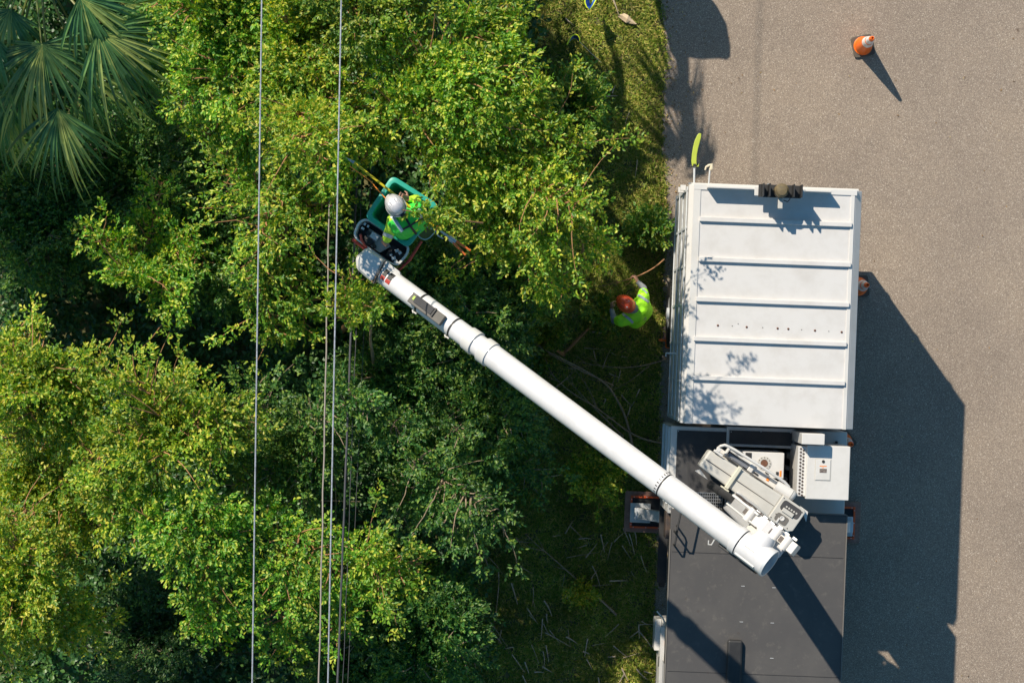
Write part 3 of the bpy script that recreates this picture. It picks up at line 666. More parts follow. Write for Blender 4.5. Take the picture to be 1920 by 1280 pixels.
for (a, z) in (((1281,352), 2.9), ((1277,356), 2.7)):
    q = T(*a, z); k = TM(); k.box(q.x-.04, q.y-.04, z-.06, q.x+.04, q.y+.04, z); k.box(q.x+.04, q.y-.012, z-.045, -1.2, q.y+.012, z-.02); k.build('marker_lamp', M_white, box, bevel=.004)
# side hook
q = T(1247+8, 662, 2.2); k = TM(); k.tube([(q.x+.15, q.y, 2.2), (q.x-.05, q.y, 2.2), (q.x-.05, q.y-.05, 2.2)], .012, 6); k.build('tie_hook', M_galv, box)

# centre body: left locker
lk = TM(); tb(lk, (1258,798), (1361,966), 1.0, 2.55); locker = lk.build('side_locker', M_white, truck, bevel=.012)
k = TM(); tb(k, (1270,806), (1358,957), 2.551, 2.563); k.build('locker_mat', M_black, locker, bevel=.003)
k = TM()
A = T(1258, 798, 2.55)
for z in (1.3, 1.9, 2.42): k = TM(); k.box(A.x-.03, A.y-1.15, z, A.x, A.y-.02, z+.03); k.build('locker_rail', M_galv, locker)
k = TM(); tb(k, (1363,799), (1490,841), 1.3, 2.58); pan = k.build('centre_locker', M_white, truck, bevel=.01)
k = TM(); tb(k, (1368,806), (1486,836), 2.581, 2.592); k.build('locker_mat', M_black, pan, bevel=.003)
k = TM()
for (x, y) in ((1371,809),(1427,809),(1483,811),(1371,832),(1427,834),(1483,836)):
    q = T(x, y, 2.6); k.lathe([(.008, 2.59), (.008, 2.6)], 8, Matrix.Translation((q.x, q.y, 0)))
for (x, y) in ((1272,808),(1356,808),(1272,954)):
    q = T(x, y, 2.57); k.lathe([(.008, 2.56), (.008, 2.571)], 8, Matrix.Translation((q.x, q.y, 0)))
k.build('screw_heads', M_galv, pan)
# machinery bay floor
k = TM(); tb(k, (1361,841), (1500,990), 1.2, 2.0); bay = k.build('machinery_bay', M_dark, truck, bevel=.01)
hs = TM()
for i in range(26):
    x, y = random.uniform(1450, 1500), random.uniform(842, 925); q = T(x, y, 2.2)
    if random.random() < .5:
        s2 = random.uniform(.03, .07); hs.box(q.x-s2, q.y-s2*.6, 2.0, q.x+s2, q.y+s2*.6, random.uniform(2.1, 2.5))
    else:
        p = [Vector((q.x, q.y, 2.1))]
        for j in range(4): p.append(p[-1]+Vector((random.uniform(-.08, .08), random.uniform(-.14, .02), random.uniform(-.03, .12))))
        hs.tube(p, random.uniform(.01, .02), 7)
hs.build('hydraulic_hoses', M_dark, bay, smooth=True)
k = TM()
for (x, y, r) in ((1484,855,.055),(1478,878,.035),(1474,898,.03)):
    q = T(x, y, 2.5); k.lathe([(r, 2.0), (r, 2.45), (r*.6, 2.5), (r*.5, 2.47)], 16, Matrix.Translation((q.x, q.y, 0)))
k.build('valve_cap', M_grey, bay, smooth=True)
# turntable pedestal and valve housing
k = TM(); tb(k, (1393,846), (1469,897), 2.1, 3.15); ped = k.build('valve_housing', M_white, truck, bevel=.01)
q = T(1433, 868, 3.15)
k = TM(); k.lathe([(.10, 3.151), (.10, 3.158), (.055, 3.160)], 28, Matrix.Translation((q.x, q.y, 0)), True, False); k.build('round_plate', M_grey, ped, smooth=True)
k = TM()
for i in range(12):
    a = i*math.pi/6; k.lathe([(.007, 3.155), (.007, 3.166)], 6, Matrix.Translation((q.x+.083*math.cos(a), q.y+.083*math.sin(a), 0)))
k.build('plate_bolts', M_dark, ped)
k = TM(); k.lathe([(.05, 3.10), (.05, 3.163), (.03, 3.164)], 20, Matrix.Translation((q.x, q.y, 0))); k.build('rusty_hub', mat('rust', (.13, .055, .03), .8, var=(.3, .15, .08), vscale=20, vamt=.6), ped)
k = TM(); tb(k, (1398,848), (1409,859), 3.152, 3.16); k.build('vent_grille', M_blk, ped)
k = TM(); tb(k, (1455,884), (1460,891), 3.152, 3.156); k.build('black_label', M_blk, ped)
k = TM(); tb(k, (1462,882), (1465,893), 3.152, 3.156); k.build('orange_label', M_orange, ped)
k = TM(); q = T(1415, 935, 2.4); k.lathe([(.42, 1.2), (.42, 2.3), (.36, 2.4), (.36, 2.75)], 30, Matrix.Translation((q.x, q.y, 0))); k.build('turntable', M_grey, truck, smooth=True)
# grating between locker and deck
k = TM(); A = T(1305, 922, 2.5); B = T(1352, 958, 2.5)
nx = 12
for i in range(nx+1):
    x = A.x+(B.x-A.x)*i/nx; k.box(x-.004, B.y, 2.565, x+.004, A.y, 2.60)
for i in range(7):
    y = B.y+(A.y-B.y)*i/6; k.box(A.x, y-.005, 2.566, B.x, y+.005, 2.598)
k.build('step_grating', M_steel, truck)
# right hand side: lower shelf, control cabinet
k = TM(); tb(k, (1492,806), (1583,966), 1.0, 2.5); sh = k.build('right_locker', M_white, truck, bevel=.012)
k = TM(); tb(k, (1567,827), (1571,831), 2.5, 2.56); k.build('latch', M_blk, sh)
k = TM(); tb(k, (1514,834), (1591,938), 2.501, 3.4); cab_ = k.build('equipment_cabinet', M_white, truck, bevel=.01)
k = TM(); tb(k, (1497,836), (1513,930), 2.501, 3.34); pf = k.build('perforated_guard', M_white, cab_, bevel=.004)
k = TM()
for i in range(14):
    for j in range(2):
        x = 1502+j*5.0-i*.27; y = 841+i*6.45+j*3.1; q = T(x, y, 3.345)
        k.box(-.0135, -.0135, 0, .0135, .0135, .004, Matrix.Translation((q.x, q.y, 3.341)) @ Matrix.Rotation(R(45), 4, 'Z'))
k.build('diamond_holes', M_dark, pf)
k = TM(); tb(k, (1504,812), (1546,834), 2.501, 3.62); k.build('top_housing', M_white, cab_, bevel=.008)
k = TM(); tb(k, (1530,861), (1556,900), 3.401, 3.412); dr = k.build('access_door', M_white, cab_, bevel=.003)
k = TM(); tb(k, (1528.6,859.6), (1557.4,901.4), 3.4005, 3.404); k.build('door_seal', M_grey, dr)
q = T(1544, 865, 3.42); k = TM(); k.lathe([(.022, 3.412), (.022, 3.418)], 18, Matrix.Translation((q.x, q.y, 0))); k.build('door_lock', M_blk, dr)
k = TM(); tb(k, (1537,872.5), (1550,874.5), 3.413, 3.415); A = T(1543, 877, 3.414); k.add([(A.x-.012, A.y+.01, 3.4145), (A.x+.012, A.y+.01, 3.4145), (A.x, A.y-.008, 3.4145)], [(0, 1, 2)]); k.build('warning_label', M_orange, dr)
k = TM(); tb(k, (1537,878), (1550,886), 3.413, 3.415); k.build('info_label', mat('label_dark', (.12, .09, .08), .5, var=(.4, .38, .35), vscale=60, vamt=.7), dr)

# dark deck over the cab
ZD = 3.0
A = T(1588, 966, ZD); yd = A.y; dk = TM(); dk.box(-1.285, yd-3.9, ZD-.07, 1.27, yd-.0, ZD); deck = dk.build('cab_deck', M_deck, truck, bevel=.012)
k = TM(); k.box(-1.29, yd-3.9, ZD-.08, -1.275, yd-.3, ZD+.012); k.box(1.262, yd-3.9, ZD-.08, 1.276, yd+.003, ZD+.012); k.box(-.2, yd, ZD-.08, 1.26, yd+.014, ZD+.012)
k.build('deck_trim', mat('deck_edge', (.16, .145, .13), .6), deck)
for yy in (yd-.62, yd-2.35):
    k = TM(); k.box(-1.25, yy-.004, ZD+.0, 1.24, yy+.004, ZD+.003); k.build('deck_joint', M_blk, deck)
k = TM(); tb(k, (1365,1199), (1388,1330), ZD+.001, ZD+.10); k.build('boom_rest', M_blk, deck, bevel=.03)
k = TM()
for (x, y) in ((1393,1098),(1451,1101),(1390,1165),(1448,1167),(1447,1233)): q = T(x, y, ZD); k.box(q.x-.025, q.y-.003, ZD+.0, q.x+.025, q.y+.003, ZD+.006)
k.build('tread_clip', M_galv, deck)
# body between lockers and cab, beneath the deck
k = TM(); k.box(-1.15, yd-1.35, 1.05, 1.15, yd-.02, 1.5); k.box(-1.1, yd-1.35, 1.5, -.2, yd-.02, 2.75); k.build('under_deck_body', M_blk, truck, bevel=.01)
k = TM(); k.box(-1.24, yd-1.4, .55, -1.16, yd+.2, .75); k.box(-1.3, yd-1.3, .95, -1.16, yd+.1, 1.0)
k.build('side_step', M_blk, truck)
yc0 = T(1245, 1172, 2.2).y
cab = TM()
sec = [(yc0, 1.0, 2.6), (yc0-1.55, 1.0, 2.6), (yc0-2.0, 1.0, 1.75), (yc0-3.1, .9, 1.55), (yc0-3.25, .8, 1.2)]
loops = []
for (y, z0, z1) in sec:
    hw = 1.23 if y > yc0-1.8 else 1.12; hw2 = hw-.03
    loops.append([Vector((-hw, y, z0)), Vector((hw, y, z0)), Vector((hw, y, z0+(z1-z0)*.55)), Vector((hw2-.05, y, z1)), Vector((-hw2+.05, y, z1)), Vector((-hw, y, z0+(z1-z0)*.55))])
cab.rings(loops); cabo = cab.build('cab', M_white, truck, bevel=.04)
k = TM(); k.add([(-1.0, yc0-1.60, 2.5), (1.0, yc0-1.60, 2.5), (1.0, yc0-1.99, 1.8), (-1.0, yc0-1.99, 1.8)], [(0, 1, 2, 3)]); 
for v in k.v[-4:]: v += Vector((0, -.012, .012))
k.build('windscreen', M_glass, cabo)
for sx in (-1, 1):
    k = TM(); k.box(sx*1.232, yc0-.45, .95, sx*1.26, yc0-1.5, 2.0); dd = k.build('door', M_white, cabo, bevel=.01)
    k = TM(); k.add([(sx*1.262, yc0-.5, 1.85), (sx*1.262, yc0-1.45, 1.85), (sx*1.245, yc0-1.4, 2.45), (sx*1.245, yc0-.55, 2.45)], [(0, 1, 2, 3)]); k.build('side_window', M_glass, dd)
    k = TM(); k.box(sx*1.262, yc0-.55, 1.6, sx*1.28, yc0-.7, 1.63); k.build('handle', M_blk, dd)
    k = TM(); k.box(sx*1.2, yc0-1.78, 2.35, sx*1.5, yc0-1.74, 2.39); k.box(sx*1.44, yc0-1.9, 2.05, sx*1.52, yc0-1.7, 2.5); k.build('mirror', M_blk, truck, bevel=.01)
    k = TM(); k.box(sx*.75, yc0-3.27, 1.1, sx*1.05, yc0-3.22, 1.3); k.build('headlight', M_glass, cabo)
    # white fender strip along the cab, seen from above
    k = TM(); k.box(sx*1.235, yc0-.02, 2.05, sx*1.30, yc0-1.6, 2.12); k.box(sx*1.235, yc0-.02, .95, sx*1.33, yc0-.5, 1.35); k.build('cab_fairing', M_white, truck, bevel=.008)
k = TM(); q = T(1249, 1205, 2.13); k.box(q.x-.012, q.y-.03, 2.121, q.x+.012, q.y+.03, 2.145); k.build('amber_lamp', M_amber, truck)
k = TM(); k.box(-1.2, yc0-3.45, .5, 1.2, yc0-3.28, .85); k.build('bumper', M_steel, truck, bevel=.02)
# dark exhaust and black hose beside the cab
k = TM(); k.tube([(-1.26, yc0+.06, 2.4), (-1.30, yc0+.14, 2.35), (-1.38, yc0+.22, 2.3)], .012, 7); k.build('air_hose', M_steel, truck, smooth=True)
k = TM(); q = T(1592, 1163, 2.3); k.box(1.2, q.y-.03, 2.2, 1.36, q.y+.03, 2.3); k.build('grab_bracket', M_blk, truck, bevel=.02)
# grab rails on the left deck edge
def rail(a, b, hgt, nm):
    A = T(*a, ZD); B = T(*b, ZD); k = TM()
    pts = [A, A+Vector((0, 0, hgt*.85)), A.lerp(B, .1)+Vector((0, 0, hgt)), A.lerp(B, .9)+Vector((0, 0, hgt)), B+Vector((0, 0, hgt*.85)), B]
    k.tube(pts, .014, 8); k.build(nm, M_blk, deck, smooth=True)
rail((1264,995), (1278,931), .40, 'grab_rail'); rail((1263,1020), (1269,985), .22, 'grab_rail')
# shackles at deck side
k = TM()
for (x, y) in ((1258,953),(1262,960),(1263,983)):
    q = T(x, y, 2.7); k.box(q.x-.02, q.y-.025, 2.6, q.x+.02, q.y+.025, 2.7)
k.build('deck_shackle', M_steel, truck, bevel=.005)
k = TM(); tb(k, (1249,960), (1259,1010), 2.0, 2.35); k.build('side_bracket', M_dark, truck, bevel=.01)

# outriggers
def outrigger(px0, px1, pyc, side):
    k = TM(); A = T(px0, pyc-18, .14); B = T(px1, pyc+20, .14); k.box(A.x, A.y, .135, B.x, B.y, .16)
    foot = k.build('outrigger_foot', M_galv, truck, bevel=.012)
    cx = (A.x+B.x)/2; cy = (A.y+B.y)/2
    k = TM(); k.box(cx-.16*side*-1*0-.1, cy-.09, .16, cx+.1, cy+.09, .30)
    x1 = -.95 if side < 0 else .95
    L = Vector((x1-cx, 0, 1.05)); 
    pts = [(cx, cy, .27), (x1, cy, 1.3)]
    d = Vector(pts[1])-Vector(pts[0]); ang = math.atan2(d.z, d.x)
    M = Matrix.Translation(pts[0]) @ Matrix.Rotation(-ang, 4, 'Y')
    k.box(-.05, -.085, -.06, d.length, .085, .06, M)
    k.build('outrigger_leg', M_galv, truck, bevel=.01)
outrigger(1182, 1219, 960, -1); outrigger(1572, 1598, 985, 1)
def pad(cx, cy, label):
    c0 = P(cx, cy, 0); t = thing('outrigger_pad', c0, label, 'outrigger pad', ROT, 'wooden outrigger pads')
    M = MW[t.name]
    MB(M).box(-.345, -.325, .005, .345, .325, .07).build('wooden_board', M_wood, t, bevel=.008)
    k = MB(M); o, i_ = .255, .225
    k.box(-o, -o, .071, o, -i_, .11); k.box(-o, i_, .071, o, o, .11); k.box(-o, -i_, .071, -i_, i_, .11); k.box(i_, -i_, .071, o, i_, .11)
    k.build('orange_frame', mat('dull_orange', (.80, .12, .03), .6), t, bevel=.004)
    MB(M).box(-i_, -i_, .0705, i_, i_, .085).build('rubber_inlay', M_blk, t)
    k = MB(M)
    for a in (-.2, 0, .2):
        for (x, y) in ((a, .24), (a, -.24), (.24, a), (-.24, a)): k.lathe([(.008, .11), (.008, .116)], 8, Matrix.Translation((x, y, 0)))
    k.build('frame_bolts', M_galv, t)
pad(1211, 959, 'wooden outrigger pad with orange frame on the grass left of the truck')
pad(1571, 978, 'wooden outrigger pad on the asphalt, mostly hidden under the right side of the truck')

# ---- boom -----------------------------------------------------------------
E_ = P(1440, 1054, 9.05)      # open end of the upper boom at the elbow
K_ = P(1378, 1006, 8.85)
TP = P(700, 500, 6.5)         # boom tip
ax = (TP-E_).normalized()
def along(px):                 # point on the boom's axis seen at image column px
    lo, hi = 0., 1.2
    for _ in range(40):
        m_ = (lo+hi)/2; p = E_.lerp(TP, m_); x = 960+p.x*FPX/(CAMH-p.z)
        if x > px: lo = m_
        else: hi = m_
    return E_.lerp(TP, lo)
side = ax.cross(Vector((0, 0, 1))).normalized(); upv = side.cross(ax).normalized()
if upv.z < 0: upv = -upv
def seg(mb, pa, pb, ra, rb, n=40, caps=True):
    L = []
    for p, r in ((pa, ra), (pb, rb)):
        L.append([p+(side*math.cos(2*math.pi*k/n)+upv*math.sin(2*math.pi*k/n))*r for k in range(n)])
    return mb.rings(L, caps, caps)
rad = lambda px: np.interp(px, [690, 850, 905, 1240, 1440], [.128, .131, .150, .150, .165])
bm_ = MB(); seg(bm_, along(1245), along(905), rad(1245), rad(905)); seg(bm_, along(1382), along(1247), .157, .152)
upper = bm_.build('upper_boom', M_fiber, truck, smooth=True)
k = MB(); seg(k, along(905), along(712), .138, .128); k.build('inner_boom_section', M_fiber, upper, smooth=True)
for (p0, p1, dr_) in ((921,907,.016),(893,878,.013)):
    k = MB(); seg(k, along(p0), along(p1), rad(p0)+dr_, rad(p1)+dr_); k.build('boom_band', M_white, upper, smooth=True)
k = MB(); seg(k, along(1247.5), along(1246), .1535, .1535)
k.build('joint_seam', M_blk, upper, smooth=True)
k = MB(); c0 = along(1243)
for i in range(22):
    a = 2*math.pi*i/22; c1 = c0+(side*math.cos(a)+upv*math.sin(a))*.151; k.tube([c1, c1+ax*.025], .006, 6)
k.build('joint_bolts', M_blk, upper)
for px_ in (792, 853):
    k = MB(); seg(k, along(px_+1.5), along(px_-1.5), rad(px_)+.006, rad(px_)+.006); k.build('black_strap', M_blk, upper, smooth=True)
# dark panel box strapped on top
FR = Matrix((( -ax.x, side.x, upv.x, 0), (-ax.y, side.y, upv.y, 0), (-ax.z, side.z, upv.z, 0), (0, 0, 0, 1)))
def frame_at(p): return Matrix.Translation(p) @ FR      # x back toward the elbow, y sideways, z up
pc = along(811)+upv*.135
q = frame_at(pc)
sd_ = 1 if (q @ Vector((0, 1, 0))-pc).y < 0 else -1      # +sd_ = toward the bottom of the picture
k = MB(); k.box(-.28, -.07, 0, .28, .07, .06, q @ Matrix.Translation((0, .02*sd_, 0))); pnl = k.build('battery_box', mat('dusty_black', (.085, .078, .07), .6, var=(.16, .14, .12), vscale=9, vamt=.5), upper, bevel=.01)
k = MB(); k.box(-.20, -.05, .061, .10, .05, .075, q); k.build('battery_lid', M_black, pnl, bevel=.004)
k = MB(); k.box(.11, -.06, .061, .135, .06, .08, q); k.build('lid_strap', M_blk, pnl)
k = MB(); k.box(-.235, -.03, .061, -.205, .02, .072, q); k.build('green_tag', mat('lime_tag', (.35, .5, .05), .5), pnl)
for px_ in (792, 853):
    c1 = along(px_)+side*sd_*(rad(px_)+.02) ; k = MB()
    for o2 in ((0, 0, 0), (.035, .012, -.02), (-.03, .02, -.03)):
        k.box(-.022, -.010, -.012, .022, .010, .012, frame_at(c1+Vector(o2)) @ Matrix.Rotation(o2[0]*20, 4, 'Z'))
    k.build('strap_buckle', M_grey, upper, bevel=.004)
# sticker near the tip
def skin_patch(pa, pb, a0, a1, rr, nm, m_, par):
    k = MB(); n_ = 10; vs = []; fs = []
    for j, p in enumerate((pa, pb)):
        for i in range(n_+1):
            a = R(a0+(a1-a0)*i/n_); vs.append(p+(side*sd_*math.sin(a)+upv*math.cos(a))*rr)
    for i in range(n_): fs.append((i, i+1, n_+2+i, n_+1+i))
    k.add(vs, fs); return k.build(nm, m_, par, smooth=True)
skin_patch(along(741), along(733), -38, 5, .1325, 'black_decal', M_blk, upper)
skin_patch(along(731), along(724), -38, 5, .1325, 'black_decal', M_blk, upper)
skin_patch(along(741), along(733), 6, 30, .1325, 'red_decal', M_red, upper)
skin_patch(along(731), along(724), 6, 30, .1325, 'red_decal', M_red, upper)
# hanging wires on the lower side and a hook
k = MB(); c1 = along(1355)+side*sd_*.16
k.tube([c1, c1+side*sd_*.07-upv*.03, c1+side*sd_*.09+ax*.03-upv*.02, c1+side*sd_*.05+ax*.05], .008, 6); k.build('cable_hook', M_white, upper)

# elbow casting: open end, side hub
k = MB(); seg(k, along(1390), along(1380), .172, .172); k.build('elbow_collar', M_fiber, upper, smooth=True)
k = MB()
def ringpts(p, r, n=40): return [p+(side*math.cos(2*math.pi*i/n)+upv*math.sin(2*math.pi*i/n))*r for i in range(n)]
k.rings([ringpts(along(1392), .166), ringpts(E_.lerp(along(1392), .3), .170), ringpts(E_, .172), ringpts(E_, .156), ringpts(E_+ax*.05, .152), ringpts(E_+ax*.20, .14)], False, True)
elb = k.build('elbow', M_fiber, truck, smooth=True)
k = MB(); e2 = E_+ax*.18
k.rings([ringpts(e2, .14), ringpts(e2-ax*.008, .14)], True, True)
k.build('end_liner', mat('cream_liner', (.45, .38, .25), .7, var=(.2, .22, .2), vscale=5, vamt=.9), elb)
k = MB(); k.rings([ringpts(E_-ax*.0, .178), ringpts(E_-ax*.03, .176), ringpts(E_-ax*.03, .158), ringpts(E_-ax*.0, .156)], False, False); k.build('end_rim', M_galv, elb, smooth=True)
hub = along(1415)-side*sd_*.25
k = MB(); k.tube([along(1415), along(1415)-side*sd_*.15, hub], [.15, .145, .12], 30); k.build('elbow_hub', M_fiber, elb, smooth=True)
k = MB(); c1 = along(1402)+upv*.168; c1b = along(1420)+upv*.170
k.tube([c1, c1b], .005, 6); k.build('cast_seam', M_grey, elb)
c1 = along(1395)+side*sd_*.14+upv*.10; c2_ = along(1430)+side*sd_*.14+upv*.10
k = MB(); k.tube([c1, c2_], .014, 8); k.build('elbow_rib', M_white, elb)
k = MB(); k.box(-.30, -.03, -.1, .24, .02, .05, frame_at(along(1400)+side*sd_*.165-upv*.09)); k.build('elbow_fin', M_blk, elb, bevel=.01)

# lower boom: nearly upright, between turntable and elbow
LB0 = P(1388, 950, 3.2); LB1 = P(1450, 1012, 8.75)
d = (LB1-LB0).normalized(); s1 = side; s2_ = d.cross(s1).normalized(); s1 = s2_.cross(d).normalized()
def sq(p, a, b): return rpoly([p+s1*a+s2_*b, p+s1*a-s2_*b, p-s1*a-s2_*b, p-s1*a+s2_*b], .05, 3)
k = MB(); k.rings([sq(LB0, .17, .20), sq(LB0.lerp(LB1, .5), .155, .19), sq(LB1, .15, .18)]); lower = k.build('lower_boom', M_fiber, truck, smooth=True)
k = MB(); k.tube([P(1332,908,3.3), P(1352,922,3.6)], .06, 18); k.tube([P(1352,922,3.6), P(1374,936,3.9)], .055, 18); k.build('lift_cylinder', M_blk, truck, smooth=True)
# linkage castings beside the elbow, running parallel to the boom
lk_a = P(1372, 938, 8.4); lk_b = P(1492, 1032, 8.9); ld = (lk_b-lk_a); ll = ld.length; lu = ld.normalized(); lv = lu.cross(Vector((0, 0, 1))).normalized(); lw = lv.cross(lu).normalized()
if lw.z < 0: lw = -lw
LM = Matrix(((lu.x, lv.x, lw.x, 0), (lu.y, lv.y, lw.y, 0), (lu.z, lv.z, lw.z, 0), (0, 0, 0, 1)))
def LF(t, o=0, h_=0): return Matrix.Translation(lk_a+lu*ll*t+lv*o+lw*h_) @ LM
k = MB()
k.box(-.02, -.075, -.09, .40, -.045, .06, LF(0)); k.box(-.02, .05, -.09, .46, .075, .05, LF(0))
k.box(0, -.055, -.07, .30, .055, .02, LF(.36)); k.box(0, -.075, -.09, .16, .07, .05, LF(.42)); k.box(0, -.05, -.07, .34, .05, .03, LF(.62))
k.box(-.09, -.07, -.08, .0, .07, .05, LF(1.0))
link = k.build('elbow_linkage', M_white, truck, bevel=.015)
for t_ in (.30, .52, .70, .86):
    k = MB(); c1 = lk_a+lu*ll*t_+lw*.02; k.tube([c1-lv*.085, c1+lv*.085], .052, 20); k.build('link_pin', M_white, link, smooth=True)
for t_ in (.24, .60, .79):
    k = MB(); k.box(-.03, -.035, .0, .03, .035, .045, LF(t_)); k.build('link_gap', M_dark, link)
k = MB()
for i in range(9):
    t_ = i/9; a = lk_a+lu*ll*(t_*1.0)+lv*(-.09 if (lv.y > 0) == False else .09)*1.0+lw*(-.06)
    k.box(-.03, -.012, -.018, .025, .012, .018, Matrix.Translation(a+lv*random.uniform(-.015, .015)) @ LM)
k.build('leaf_chain', M_steel, link)
upy = -1 if lv.y > 0 else 1        # sign that moves toward the bottom of the picture
k = MB(); cols = []
for i, (o_, m_) in enumerate(((-.085, M_dark), (-.10, M_dark), (-.112, M_steel))):
    kk = MB(); pts = [lk_a+lu*ll*t_+lv*(upy*o_+random.uniform(-.008, .008))+lw*(-.04+.04*math.sin(t_*9+i)) for t_ in np.linspace(-.02, .62, 9)]
    kk.tube(pts, .008, 7); kk.build('boom_hose', m_, link, smooth=True)
k = MB(); k.box(-.02, -.07, -.45, .12, .07, -.02, LF(.36, upy*.12)); k.build('link_mount', M_grey, link, bevel=.01)


# grey winch housing beside the boom (low, on the turntable)
ga = P(1321, 858, 3.45); gb_ = P(1497, 979, 3.45); gu = (gb_-ga).normalized(); gv = Vector((-gu.y, gu.x, 0)); gl = (gb_-ga).length
if gv.y < 0: gv = -gv             # gv points up in the picture
GM = Matrix(((gu.x, gv.x, 0, 0), (gu.y, gv.y, 0, 0), (0, 0, 1, 0), (0, 0, 0, 1)))
def G(x, y=0, z=0): return Matrix.Translation(ga+gu*x+gv*y+Vector((0, 0, z))) @ GM
k = MB(); hw = .188
k.add([G(0) @ Vector(q) for q in ((0, -.14, -.35), (gl-.39, -hw, -.35), (gl-.39, hw, -.35), (0, .14, -.35), (0, -.14, -.04), (gl-.39, -hw, 0), (gl-.39, hw, 0), (0, .14, -.04))],
      [(0,3,2,1),(4,5,6,7),(0,1,5,4),(1,2,6,5),(2,3,7,6),(3,0,4,7)])
house = k.build('boom_cradle_housing', M_grey, truck, bevel=.03)
k = MB(); k.box(.47, -.185, -.05, .53, .185, .022, G(0)); k.box(.43, -.215, -.15, .56, -.185, .0, G(0)); k.build('housing_clamp', mat('ivory', (.58, .56, .46), .5), house, bevel=.01)
k = MB(); k.box(.02, -.004, -.03, .46, .002, -.008, G(0)); k.box(.54, -.006, -.01, gl-.42, .0, .0035, G(0)); k.build('housing_seam', M_dark, house)
k = MB(); px0 = gl-.40; pw = .198
k.prism([(px0, -pw), (px0+.34, -pw), (px0+.40, -pw+.05), (px0+.40, pw-.03), (px0+.37, pw), (px0, pw)], -.35, .03, G(0)); endp = k.build('end_panel', M_grey, house, bevel=.012)
k = MB(); k.prism([(v.x, v.y) for v in rpoly([Vector((px0+.05, .01, 0)), Vector((px0+.36, .01, 0)), Vector((px0+.36, .165, 0)), Vector((px0+.05, .165, 0))], .05)], .0305, .034, G(0)); k.build('dark_recess', M_black, endp)
k = MB(); k.prism([(v.x, v.y) for v in rpoly([Vector((px0+.07, -.16, 0)), Vector((px0+.27, -.16, 0)), Vector((px0+.27, -.035, 0)), Vector((px0+.07, -.035, 0))], .04)], .0305, .034, G(0)); k.build('dark_recess', mat('grey_recess', (.14, .13, .12), .7), endp)
k = MB(); k.box(px0+.10, .0, .035, px0+.28, .06, .055, G(0)); k.build('recess_bar', M_grey, endp, bevel=.006)
k = MB()
for i in range(5): k.lathe([(.014, .034), (.014, .04), (.008, .04)], 10, G(px0+.13+i*.042, .09, 0))
k.build('gauge_row', M_grey, endp)
k = MB(); k.lathe([(.035, .034), (.035, .045), (.02, .045), (.02, .036)], 20, G(px0+.17, -.085, 0)); k.box(px0+.12, -.19, .035, px0+.145, -.10, .045, G(0)); k.build('pull_ring', M_white, endp, smooth=True)
k = MB()
for (x, y) in ((.03, -.16), (.03, .17), (.36, .15), (.31, -.16), (.06, -.08)): k.lathe([(.008, .03), (.008, .036)], 8, G(px0+x, y, 0))
k.build('panel_screws', M_dark, endp)
# triangular gussets, loop handle, tray and round drum beside the housing
k = MB(); k.prism([(px0+.30, .21), (px0+.50, .07), (px0+.44, .205)], -.1, -.08, G(0)); k.prism([(px0+.33, -.24), (px0+.41, -.22), (px0+.39, -.10)], -.25, -.23, G(0))
k.prism([(.02, -.23), (.25, -.23), (.07, -.17)], -.3, -.28, G(0)); k.prism([(.30, -.26), (.50, -.19), (.53, -.24), (.42, -.31)], -.1, -.07, G(0)); k.build('gusset', M_white, house)
k = MB(); k.box(.15, .19, -.35, 1.05, .25, -.30, G(0)); tr = k.build('side_tray', M_white, house, bevel=.01)
k = MB(); k.box(.24, .285, -.30, .66, .315, -.22, G(0)); k.box(.62, .20, -.30, .70, .33, -.2, G(0)); k.box(.22, .20, -.30, .26, .33, -.2, G(0)); k.box(.70, .20, -.30, 1.12, .32, -.24, G(0)); k.build('hose_guard', M_white, house, bevel=.012)
k = MB(); k.box(.28, .215, -.215, .61, .27, -.20, G(0)); k.build('guard_slot', mat('slot_grey', (.16, .17, .2), .6), house)
k = MB(); pts = [G(0) @ Vector(q) for q in ((.09, .22, -.1), (.10, .27, -.05), (.14, .315, -.05), (.20, .33, -.05), (.30, .34, -.05), (.75, .36, -.05), (1.15, .365, -.08), (1.25, .34, -.1))]
k.tube(pts, .021, 12); k.build('loop_handle', M_white, house, smooth=True)
k = MB(); k.tube([G(0) @ Vector((1.08, .255, -.12)), G(0) @ Vector((1.33, .262, -.10))], [.08, .09], 24); k.lathe([(.09, 0), (.085, .03), (.06, .06), (.01, .075)], 24, G(1.33, .262, -.10) @ Matrix.Rotation(R(90), 4, 'Y')); k.build('winch_drum', M_white, house, smooth=True)
k = MB(); k.box(.93, .24, -.235, .97, .28, -.23, G(0)); k.build('orange_label', M_orange, house)
k = MB(); k.box(.86, .32, -.235, .92, .335, -.21, G(0)); k.box(.72, .22, -.235, .80, .245, -.225, G(0)); k.build('black_label', M_blk, house)
k = MB(); k.box(.05, .15, -.04, .20, .185, .01, G(0)); k.box(.07, .18, -.02, .13, .24, .02, G(0)); k.build('hinge_block', M_white, house, bevel=.006)
k = MB(); k.box(.2, -.15, -.8, .9, .2, -.35, G(0)); k.build('turret_post', M_grey, truck, bevel=.03)

